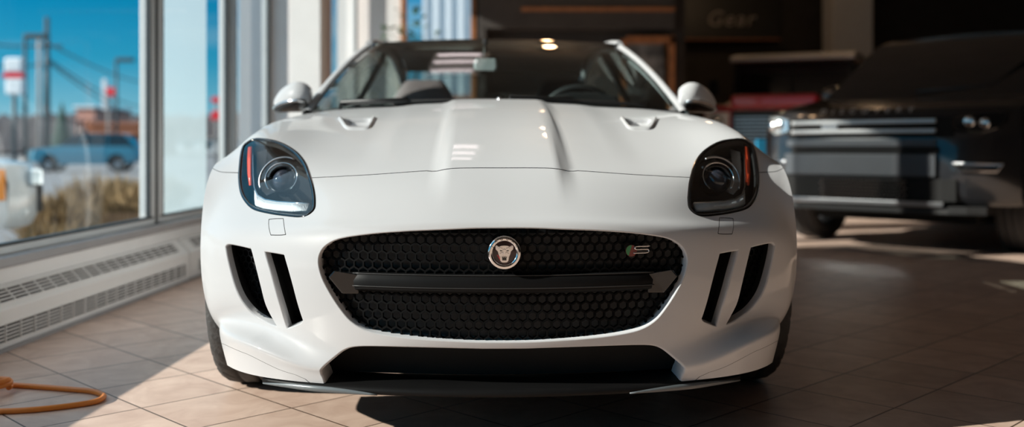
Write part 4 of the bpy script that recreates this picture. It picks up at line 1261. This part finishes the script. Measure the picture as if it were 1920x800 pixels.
for s in (1, -1):
    b = MB(); b.box(s * .68 - .15, s * .68 + .15, -.03, .0, .80, 1.16); hp = b.build('headlight_panel', M['off_white'], red, bevel=.01)
    b = MB(); b.lathe([(.09, -.02), (.095, .015), (.085, .03), (.05, .045), (.0005, .05)], 24, Matrix.Translation((s * .68, -.03, 1.02)) @ Matrix.Rotation(PI / 2, 4, 'X')); b.build('headlight', M['crystal'], hp)
    for yy in (.6, 2.4): make_wheel(red, .74 * s, yy, .40, .20, s, .23, M['off_white'], 5)
    b = MB(); b.tube([(s * .78, 1.2, 1.4), (s * .98, 1.05, 1.46)], .012, 6); b.box(s * .98 - .06, s * .98 + .06, 1.04, 1.07, 1.42, 1.62); b.build('door_mirror', M['black_plastic'], red)
b = MB(); b.box(-.86, .86, -.12, -.02, .50, .64); b.build('bumper', M['satin'], red, bevel=.01)
b = MB(); b.box(-.62, -.30, -.15, -.125, .64, .80); b.build('number_plate', M['white_plate'], red, bevel=.004)
cabin_ = [(1.27, 1.34), (1.42, 1.86), (2.85, 1.88), (2.92, 1.34)]
profile_body('cab_glass', cabin_, .74, M['dark_glass'], red, bevel=.02)
b = MB()
for x in (-.74, 0, .74): b.bar((x, 1.255, 1.34), (x, 1.41, 1.88), .05, .04, (0, -1, .3))
b.bar((-.76, 1.26, 1.40), (.76, 1.26, 1.40), .07, .05, (0, -1, .3)); b.build('windscreen_frame', M['black_plastic'], red, bevel=.006)
profile_body('roof', [(1.22, 1.88), (1.24, 1.94), (1.6, 2.0), (2.9, 2.0), (3.0, 1.90)], .80, M['off_white'], red, bevel=.02)
b = MB(); b.box(-.55, .55, .1, 2.8, .40, .7); b.build('chassis', M['black_matte'], red)

# blue and white board behind the coupe
bd = thing('floor_board', 'blue and white board on the floor between the coupe and the black SUV', 'sign', (2.33, 8.62, 0), .15)
b = MB(); b.box(-.22, .16, 0, .03, .0, .80); b.build('panel', M['blue'], bd, bevel=.004)
b = MB(); b.box(.16, .26, -.005, .035, .0, .80); b.build('white_edge', M['white_plate'], bd, bevel=.004)
b = MB(); b.box(-.2, .2, .03, .30, 0, .02); b.build('foot', M['black_plastic'], bd)

# ------------------------------------------------------------------ back of the showroom
col = MB(); col.box(5.17, 5.80, 16.0, 16.6, 0, ZC); struct(col.build('column', M['white_wall'], bevel=.01))
cb = thing('display_cabinet', 'dark display cabinet with orange wood trim against the back wall', 'cabinet', (.85, BY - .02, 0))
b = MB(); b.box(-1.22, .96, -.40, -.005, 0, .75); b.box(-1.22, .96, -.30, -.005, 2.05, 3.0); b.box(-1.22, -1.14, -.32, -.005, .75, 2.05); b.build('carcass', M['dark_wall'], cb, bevel=.006)
b = MB(); b.box(-.75, .96, -.33, -.30, 2.24, 2.285); b.box(.90, .96, -.34, -.005, .75, 1.96); b.box(.42, .96, -.34, -.30, 1.88, 1.965); b.box(.36, .42, -.34, -.28, .75, 1.93); b.build('wood_trim', M['wood'], cb, bevel=.004)
b = MB(); b.box(-1.14, .90, -.30, -.005, 1.30, 1.325); b.build('shelf', M['dark_wall'], cb)
pc = MB(); pc.box(.0, .42, 0, .02, 0, .62); po = pc.build('poster', mat('poster_print', (.22, .22, .22), .5, var=.9, scale=3.5)); po.location = (1.285, BY - .20, 1.3262); tag(po, 'grey and black framed picture standing inside the wood-trimmed cabinet', 'picture')
sg = thing('gear_sign', 'dark sign board with pale script lettering on the far wall', 'sign', (3.71, YK - .005, 2.84))
b = MB(); b.box(-.85, .85, -.06, 0, -.28, .55); b.build('board', M['black_plastic'], sg, bevel=.005)
text_mesh('sign_lettering', 'Gear', .36, M['cream'], .01, .25, sg, Matrix.Translation((0, -.07, .06)) @ Matrix.Rotation(PI / 2, 4, 'X'), 1.15)
sh = thing('wall_shelf', 'dark wall shelf with reddish edge under the sign board', 'shelf', (3.6, YK - .005, 2.52))
b = MB(); b.box(-.9, .9, -.30, 0, .0, .03); b.build('board', M['dark_wall'], sh); b = MB(); b.box(-.9, .9, -.315, -.30, .0, .03); b.build('edge', M['wood'], sh)
# potted plant by the back window
pp = thing('potted_plant', 'tall leafy potted plant in front of the back window', 'plant', (-1.22, 10.85, 0))
b = MB(); b.lathe([(.0005, 0), (.13, 0), (.17, .32), (.185, .33), (.185, .36), (.16, .36), (.15, .30), (.0005, .30)], 28); b.build('pot', M['off_white'], pp)
b = MB(); b.tube([(0, 0, .3), (.03, .02, 1.0), (-.02, .0, 1.85)], [.03, .022, .012], 8); b.tube([(.03, .02, 1.0), (.2, 0, 1.6), (.25, -.02, 1.8)], [.015, .012, .006], 8); b.build('stem', mat('bark', (.12, .08, .05), .8, var=.2), pp)
rnd = random.Random(3); b = MB()
for k in range(90):
    c0 = Vector((rnd.gauss(.08, .17), rnd.gauss(0, .12), rnd.gauss(1.85, .17))); d = Vector((rnd.gauss(0, 1), rnd.gauss(0, 1), rnd.gauss(.1, .5))).normalized(); sdv = d.cross(Vector((0, 0, 1))).normalized(); l = rnd.uniform(.09, .16); w = l * .3
    b.add([c0, c0 + d * l * .5 + sdv * w, c0 + d * l - Vector((0, 0, .03)), c0 + d * l * .5 - sdv * w, c0 + d * l * .5 + Vector((0, 0, .012))], [(0, 1, 4), (1, 2, 4), (2, 3, 4), (3, 0, 4)])
b.build('foliage', mat('leaf_green', (.045, .11, .035), .5, var=.3), pp)

# ceiling lamps; the two farthest are added to brighten the unlit back
def can_lamp(x, y, label):
    t = thing('ceiling_lamp', label, 'lamp', (x, y, ZC - .0)); t['group'] = 'ceiling spot lamps'
    b = MB(); b.lathe([(.09, 0), (.09, -.14), (.08, -.14), (.075, -.03), (.0005, -.03)], 24); b.build('housing', M['black_plastic'], t)
    b = MB(); b.lathe([(.07, -.12), (.05, -.135), (.0005, -.14)], 20); b.build('bulb', mat('warm_bulb', (1, .7, .4), emit=(1, .55, .25), estr=9), t)

def lamp_light(x, y, e):
    L = bpy.data.lights.new('ceiling_lamp_light', 'POINT'); L.energy = e; L.color = (1, .66, .38); L.shadow_soft_size = .07
    o = bpy.data.objects.new('ceiling_lamp_light', L); COL.objects.link(o); o.location = (x, y, ZC - .22)
for x, y, lab in ((.45, 8.4, 'ceiling lamp behind the tail of the white coupe'), (4.4, 12.6, 'added fill lamp above the bonnet of the red off-road car'), (3.2, 15.2, 'added fill lamp nearest the pale lettered sign'), (.44, 9.25, 'ceiling lamp closest to the wood-trimmed cabinet')):
    can_lamp(x, y, lab); lamp_light(x, y, 7)

fx_ = thing('ceiling_light', 'open ceiling fixture with three short white tubes above the back of the coupe', 'lamp', (-.53, 7.3, ZC), -.06)
b = MB(); b.box(-.30, .30, -.62, .62, -.05, 0); b.build('tray', M['white_metal'], fx_, bevel=.006)
M['tube'] = mat('lit_tube', (.9, .85, .85), emit=(1, .86, .86), estr=2.2)
for y in (-.46, 0, .46):
    b = MB(); b.tube([(-.25, y, -.10), (.25, y, -.10)], .05, 12); t_ = b.build('tube', M['tube'], fx_)
    b = MB(); b.box(-.27, -.24, y - .05, y + .05, -.15, -.05); b.box(.24, .27, y - .05, y + .05, -.15, -.05); b.build('holder', M['white_metal'], t_)
# ------------------------------------------------------------------ outside, seen through the glass
GZ = -.30
M['asphalt'] = mat('asphalt', (.17, .175, .185), .85, var=.15, scale=.6)
M['pole'] = mat('pole_dark', (.03, .05, .06), .5, var=.1)
M['pole_grey'] = mat('pole_weathered', (.30, .28, .27), .7, var=.15)
M['wire'] = mat('wire', (.03, .05, .06), .6, var=.05)
M['dry'] = mat('dry_grass', (.28, .19, .09), .8, var=.4, scale=3)
M['hill'] = mat('bare_trees', (.055, .05, .055), .9, var=.3, scale=.4)
M['rust'] = mat('rust_brick', (.34, .12, .06), .8, var=.15)
M['pinkb'] = mat('pink_brick', (.50, .25, .20), .8, var=.15)
M['siding'] = mat('white_siding', (.62, .66, .70), .6, var=.04)
M['fir'] = mat('fir_green', (.025, .06, .05), .8, var=.3)
b = MB(); b.box(-260, -2.4, -60, 420, GZ - .1, GZ); b.box(-2.4, 40, 11.9, 120, GZ - .1, GZ); b.box(-260, 40, 120, 420, GZ - .1, GZ); struct(b.build('parking_lot', M['asphalt']))
def gp_(px, d): return Vector(((px - 960) / FPX * d, d, GZ))
def street_lamp(px, d, top, arm, label):
    p = gp_(px, d); h = at(px, top, d).z - GZ
    t = thing('street_lamp', label, 'lamp', p); t['group'] = 'parking lot lamps'
    b = MB(); b.tube([(0, 0, .4), (0, 0, h)], [.12, .08], 10); b.build('pole', M['pole'], t)
    b = MB(); b.lathe([(.0005, .5), (.22, .5), (.25, 0)], 16); b.build('footing', M['pole_grey'], t)
    b = MB(); b.bar((-.1, 0, h - .05), (arm, 0, h), .10, .10); b.build('arm', M['pole'], t)
    b = MB(); b.box(arm - .1, arm + 1.0, -.25, .25, h - .14, h + .12); b.build('lamp_head', M['pole'], t, bevel=.04)
street_lamp(47, 50, 68, .15, 'dark double-post parking lot lamp left of the tall utility pole')
street_lamp(218, 66, 112, .15, 'dark parking lot lamp standing nearest the window mullion')
p = gp_(88, 58); up = thing('utility_pole', 'tall dark utility pole carrying cables beyond the blue car', 'pole', p)
hh = at(88, 32, 58).z - GZ
b = MB(); b.tube([(0, 0, 0), (0, 0, hh)], [.20, .13], 10); b.build('shaft', M['pole'], up)
b = MB(); b.bar((-1.0, 0, hh - 1.7), (.9, 0, hh - 1.7), .12, .12); b.build('crossarm', M['pole'], up)
b = MB(); b.tube([(0, 0, 0), (0, 0, at(73, 66, 54).z - GZ)], .10, 8); t2 = b.build('steel_post', M['pole_grey']); t2.location = gp_(73, 54); tag(t2, 'slim grey steel post between the lot lamp and the utility pole', 'pole')
def wire(a, c_, sag, label):
    b = MB(); P_ = [a * (1 - t) + c_ * t - Vector((0, 0, sag * 4 * t * (1 - t))) for t in np.linspace(0, 1, 25)]
    b.tube(P_, .055, 6); o = b.build('power_line', M['wire']); tag(o, label, 'cable', 'power lines outside')
wire(at(-60, 70, 56), at(88, 82, 58), .3, 'upper power line running left from the utility pole')
wire(at(-60, 112, 56), at(88, 118, 58), .3, 'lower power line running left from the utility pole')
wire(at(92, 82, 58), at(330, 152, 150), 1.2, 'upper power line falling right from the utility pole')
wire(at(92, 112, 58), at(330, 190, 150), 1.8, 'middle power line falling right from the utility pole')
wire(at(92, 117, 58), at(340, 205, 150), 2.2, 'lowest power line falling right from the utility pole')
ps = thing('pole_sign', 'white and red roadside sign on a pole at the far left', 'sign', gp_(27, 44))
b = MB(); b.tube([(0, 0, 0), (0, 0, at(27, 150, 44).z - GZ)], .1, 8); b.build('pole', M['pole'], ps)
def sgp(x0, x1, y0, y1, d=44, c0=27): return (x0 - c0) / FPX * d, (x1 - c0) / FPX * d, at(0, y1, d).z - GZ, at(0, y0, d).z - GZ
x0, x1, z0, z1 = sgp(10, 44, 108, 136); b = MB(); b.box(x0, x1, -.15, .15, z0, z1); b.build('upper_panel', M['siding'], ps, bevel=.1)
x0, x1, z0, z1 = sgp(8, 44, 137, 146); b = MB(); b.box(x0, x1, -.15, .15, z0, z1); b.build('red_band', M['bright_red'], ps)
x0, x1, z0, z1 = sgp(12, 46, 147, 178); b = MB(); b.box(x0, x1, -.15, .15, z0, z1); b.build('lower_panel', M['siding'], ps, bevel=.1)
ps = thing('pole_sign', 'small white sign with red panel near the far lot lamp', 'sign', gp_(203, 90))
b = MB(); b.tube([(0, 0, 0), (0, 0, at(203, 160, 90).z - GZ)], .12, 8); b.build('pole', M['pole_grey'], ps)
x0, x1, z0, z1 = sgp(192, 200, 148, 205, 90, 203); b = MB(); b.box(x0, x1, -.15, .15, z0, z1); b.build('white_panel', M['siding'], ps)
x0, x1, z0, z1 = sgp(200, 216, 164, 180, 90, 203); b = MB(); b.box(x0, x1, -.15, .15, z0, z1); b.build('red_panel', M['bright_red'], ps)
ps = thing('pole_sign', 'red sign seen through the clear strip of the second window', 'sign', gp_(407, 60))
b = MB(); b.tube([(0, 0, 0), (0, 0, at(407, 180, 60).z - GZ)], .1, 8); b.build('pole', M['pole_grey'], ps)
for y0, y1 in ((182, 192), (208, 224)):
    x0, x1, z0, z1 = sgp(397, 416, y0, y1, 60, 407); b = MB(); b.box(x0, x1, -.15, .15, z0, z1); b.build('red_panel', M['bright_red'], ps)

# tree line, buildings, fir
rnd = random.Random(11)
b = MB(); rows = []
for k in range(160):
    px = -500 + k * 9.0; d = 190; h = 30 + 10 * noise.noise(Vector((k * .11, 0, 0))) + 12 * noise.noise(Vector((k * .7, 3, 0)))
    x = (px - 960) / FPX * d; t = 245 - max(4, h)
    rows.append([Vector((x, d - 6, GZ)), Vector((x, d - 3, at(0, t + 12, d).z)), Vector((x, d, at(0, t, d).z)), Vector((x, d + 8, GZ))])
b.grid(rows); tl = b.build('treeline', M['hill']); tl['kind'] = 'stuff'; tag(tl, 'dark band of bare trees along the horizon', 'trees')
def building(px0, px1, d, top, depth, mw, mr, label, nwin):
    p = gp_((px0 + px1) / 2, d); w = (px1 - px0) / FPX * d / 2; h = at(0, top, d).z - GZ
    t = thing('building', label, 'building', p)
    b = MB(); b.box(-w, w, 0, depth, 0, h); b.build('wall', mw, t)
    b = MB(); b.box(-w - .3, w + .3, -.3, depth + .3, h, h + .35); b.build('roof', mr, t, bevel=.05)
    for k in range(nwin):
        x = -w + (k + .5) * 2 * w / nwin
        b = MB(); b.box(x - w / nwin * .5, x + w / nwin * .5, -.06, .05, h * .35, h * .75); b.build('window', M['dark_glass'], t)
building(165, 262, 110, 236, 12, M['rust'], M['rust'], 'long low rust coloured building on the horizon', 5)
building(143, 178, 130, 203, 12, M['pinkb'], M['siding'], 'pinkish building above the blue car', 3)
building(300, 440, 150, 262, 12, M['siding'], M['pole_grey'], 'pale low building seen through the second window', 4)
p = gp_(116, 100); ft_ = thing('fir_tree', 'dark pointed fir tree left of the pinkish building', 'tree', p); h = at(0, 193, 100).z - GZ
b = MB(); b.tube([(0, 0, 0), (0, 0, h * .5)], .2, 8); b.build('trunk', M['pole'], ft_)
b = MB()
for k in range(7):
    z = h * (.12 + .12 * k); r = h * .30 * (1 - k / 7.5); n = 18
    b.add([(0, 0, z + h * .20)] + [(r * (1 if i % 2 else .7) * math.cos(2 * PI * i / n), r * (1 if i % 2 else .7) * math.sin(2 * PI * i / n), z - (.1 * h if i % 2 else 0) * .4) for i in range(n)], [(0, 1 + i, 1 + (i + 1) % n) for i in range(n)])
b.build('branches', M['fir'], ft_)

# blue SUV across the lot and the white SUV close to the glass
def simple_suv(name, label, loc, rz, paint, sc=1.0):
    t = thing(name, label, 'car', loc, rz)
    prof = [(.05, .40), (.0, .5), (.0, .75), (.06, .90), (.5, .98), (1.1, 1.04), (1.2, 1.07), (4.0, 1.05), (4.3, .98), (4.4, .7), (4.36, .40)] + archpts(3.5, .35, .40, zb=.38) + [(3.0, .32), (1.3, .32)] + archpts(.82, .35, .40, zb=.38)
    profile_body('body', prof, .88, paint, t, nose=.28, tail=.2, belt=.8, tumble=.25)
    profile_body('side_glass', [(1.15, 1.04), (1.8, 1.52), (2.2, 1.58), (3.7, 1.55), (4.2, 1.04)], .80, M['dark_glass'], t, belt=1.0, tumble=.3)
    b = MB(); b.grid([[Vector((x * .66, y, z - .04 * x * x)) for x in np.linspace(-1, 1, 9)] for y, z in ((1.78, 1.53), (2.2, 1.60), (3.7, 1.57), (3.85, 1.50))]); b.build('roof', paint, t, solid=.03)
    for s in (1, -1):
        b = MB(); b.bar((s * .745, 2.05, 1.05), (s * .66, 2.25, 1.57), .03, .09, (1, 0, 0)); b.bar((s * .745, 3.1, 1.05), (s * .66, 3.1, 1.57), .03, .09, (1, 0, 0)); b.build('door_pillar', paint, t)
        b = MB(); b.box(s * .62 - .14, s * .62 + .14, .02, .12, .72, .86); b.build('headlight', M['crystal'], t, bevel=.02)
        for yy in (.82, 3.5): make_wheel(t, .76 * s, yy, .35, .22, s, .22, M['alloy'], 5)
    b = MB(); b.box(-.5, .5, -.01, .05, .5, .72); b.build('grille', M['black_plastic'], t, bevel=.01)
    b = MB(); b.box(-.6, .6, .4, 3.9, .3, .8); b.build('underbody', M['black_matte'], t)
    return t
q = gp_(60, 41); simple_suv('blue_suv', 'blue SUV parked sideways across the lot', q, math.radians(-80), M['blue_paint'])
q = at(64, 300, 8.6); wsv = simple_suv('white_suv', 'white SUV parked just outside the window, front wheel and orange marker showing', (q.x, q.y, GZ), math.radians(122), M['white_paint2'])
for s in (1, -1):
    b = MB(); b.box(s * .87 - .02, s * .87 + .02, .30, .36, .62, .86); o = b.build('side_marker', M['orange'], wsv, bevel=.008); o['label'] = 'orange side marker'

# dry shrubs along the glass
def shrub(px, d, top, w, seed, label):
    p = gp_(px, d); h = at(0, top, d).z - GZ
    t = thing('dry_shrub', label, 'shrub', p); t['group'] = 'dry shrubs outside the window'
    r = random.Random(seed); b = MB()
    for k in range(900):
        a = r.uniform(0, 2 * PI); rr = r.random() ** .5 * w * .5; ln = h * r.uniform(.55, 1.02) * (1 - .45 * (rr / (w * .5)) ** 2)
        c0 = Vector((rr * math.cos(a) * .7, rr * math.sin(a) * .7, 0)); lean = Vector((math.cos(a), math.sin(a), 0)) * rr * r.uniform(.2, .8) + Vector((r.gauss(0, .08), r.gauss(0, .08), 0))
        sd = Vector((r.gauss(0, 1), r.gauss(0, 1), 0)).normalized() * .012
        m_ = c0 + lean * .45 + Vector((0, 0, ln * .6)); e = c0 + lean + Vector((0, 0, ln))
        b.add([c0 - sd, c0 + sd, m_ + sd * 1.3, m_ - sd * 1.3, e], [(0, 1, 2, 3), (3, 2, 4)], False)
    b.build('blades', M['dry'], t)
    b = MB(); b.lathe([(w * .30, 0), (w * .26, h * .3), (w * .12, h * .55), (.0005, h * .62)], 14); b.build('core', mat('shrub_core', (.16, .11, .06), .9, var=.3), t)
shrub(90, 7.4, 405, .5, 1, 'low dry shrub in front of the wheel of the white SUV')
shrub(112, 10.4, 352, .7, 2, 'brown dry shrub beside the nose of the white SUV')
shrub(168, 12.5, 312, .95, 3, 'tallest golden dry shrub under the blue SUV')
shrub(222, 14.8, 318, .9, 4, 'rounded dry shrub right of the tallest one')
shrub(252, 9.4, 326, .55, 5, 'dry shrub next to the window mullion')
shrub(300, 17, 320, .9, 6, 'dry shrub seen through the frosted film')
# neighbour seen through the back window
nb = thing('neighbour_building', 'white ribbed metal building beyond the back window', 'building', (-.2, 24, GZ))
b = MB(); b.box(-1.95, 6, 0, 8, 0, 6.5); b.build('wall', M['siding'], nb)
b = MB()
for k in range(26): b.box(-1.95 + k * .3, -1.95 + k * .3 + .09, -.05, .0, 0, 6.5)
b.build('ribs', M['siding'], nb)
b = MB(); b.box(-2.05, 6.1, -.15, .0, 6.4, 6.6); b.box(-1.95, 6, -.12, 0, 1.9, 2.25); b.build('trim_band', M['rust'], nb)
pr = thing('entrance_pier', 'pale grey rendered pier outside, between the mullion and the white column', 'pillar', (-3.62, 14.2, GZ))
b = MB(); b.box(-.28, .30, 0, .5, 0, 5.0); b.build('shaft', mat('grey_render', (.20, .24, .28), .8, var=.03), pr, bevel=.01); b = MB(); b.box(-.34, .36, -.06, .56, 0, .35); b.build('plinth', M['pole_grey'], pr, bevel=.01)

# ------------------------------------------------------------------ sky
w = bpy.data.worlds.new('sky'); SC.world = w; w.use_nodes = True
nt = w.node_tree; bg = nt.nodes['Background']
tc = nt.nodes.new('ShaderNodeTexCoord'); sx = nt.nodes.new('ShaderNodeSeparateXYZ'); nt.links.new(tc.outputs['Generated'], sx.inputs[0])
rp = nt.nodes.new('ShaderNodeValToRGB'); nt.links.new(sx.outputs['Z'], rp.inputs['Fac'])
e = rp.color_ramp.elements
e[0].position = 0; e[0].color = (.30, .60, .72, 1)
e[1].position = 1; e[1].color = (1.7, 1.75, 1.85, 1)
for p_, c_ in ((.035, (.20, .54, .70, 1)), (.08, (.03, .37, .60, 1)), (.14, (.0, .27, .53, 1)), (.30, (.05, .36, .62, 1)), (.52, (.13, .48, .78, 1)), (.72, (1.3, 1.42, 1.55, 1))):
    k = e.new(p_); k.color = c_
mp = nt.nodes.new('ShaderNodeMapping'); mp.inputs['Scale'].default_value = (1.2, 1.2, 9); nt.links.new(tc.outputs['Generated'], mp.inputs[0])
nz = nt.nodes.new('ShaderNodeTexNoise'); nz.inputs['Scale'].default_value = 2.6; nz.inputs['Detail'].default_value = 6; nt.links.new(mp.outputs[0], nz.inputs['Vector'])
r2 = nt.nodes.new('ShaderNodeMapRange'); r2.inputs['From Min'].default_value = .52; r2.inputs['From Max'].default_value = .78; r2.inputs['To Max'].default_value = .55; nt.links.new(nz.outputs['Fac'], r2.inputs['Value'])
mx = nt.nodes.new('ShaderNodeMix'); mx.data_type = 'RGBA'; nt.links.new(r2.outputs[0], mx.inputs[0]); nt.links.new(rp.outputs[0], mx.inputs[6]); mx.inputs[7].default_value = (.55, .72, .80, 1)
nt.links.new(mx.outputs[2], bg.inputs['Color']); bg.inputs['Strength'].default_value = 1.0
SUN_E=9.0; EXPO=0.0
# ------------------------------------------------------------------ camera
cam = bpy.data.cameras.new('camera'); co_ = bpy.data.objects.new('camera', cam); COL.objects.link(co_)
co_.location = (0, 0, CAMZ); co_.rotation_euler = (PI / 2, 0, 0)
cam.sensor_width = 36; cam.lens = FPX / 1920 * 36; cam.shift_y = -125 / 1920; cam.clip_start = .05; cam.clip_end = 600
cam.dof.use_dof = True; cam.dof.focus_distance = 2.46; cam.dof.aperture_fstop = 1.6
SC.camera = co_
sun = bpy.data.lights.new('sun', 'SUN'); sun.energy = SUN_E; sun.angle = .0093; sun.color = (1, .93, .84)
so = bpy.data.objects.new('sun', sun); COL.objects.link(so)
so.rotation_euler = Vector((2.2, .64, -1.0)).to_track_quat('-Z', 'Y').to_euler()
SC.view_settings.view_transform = 'Standard'; SC.view_settings.look = 'None'; SC.view_settings.gamma = 1; SC.view_settings.use_curve_mapping = False
SC.view_settings.exposure = EXPO
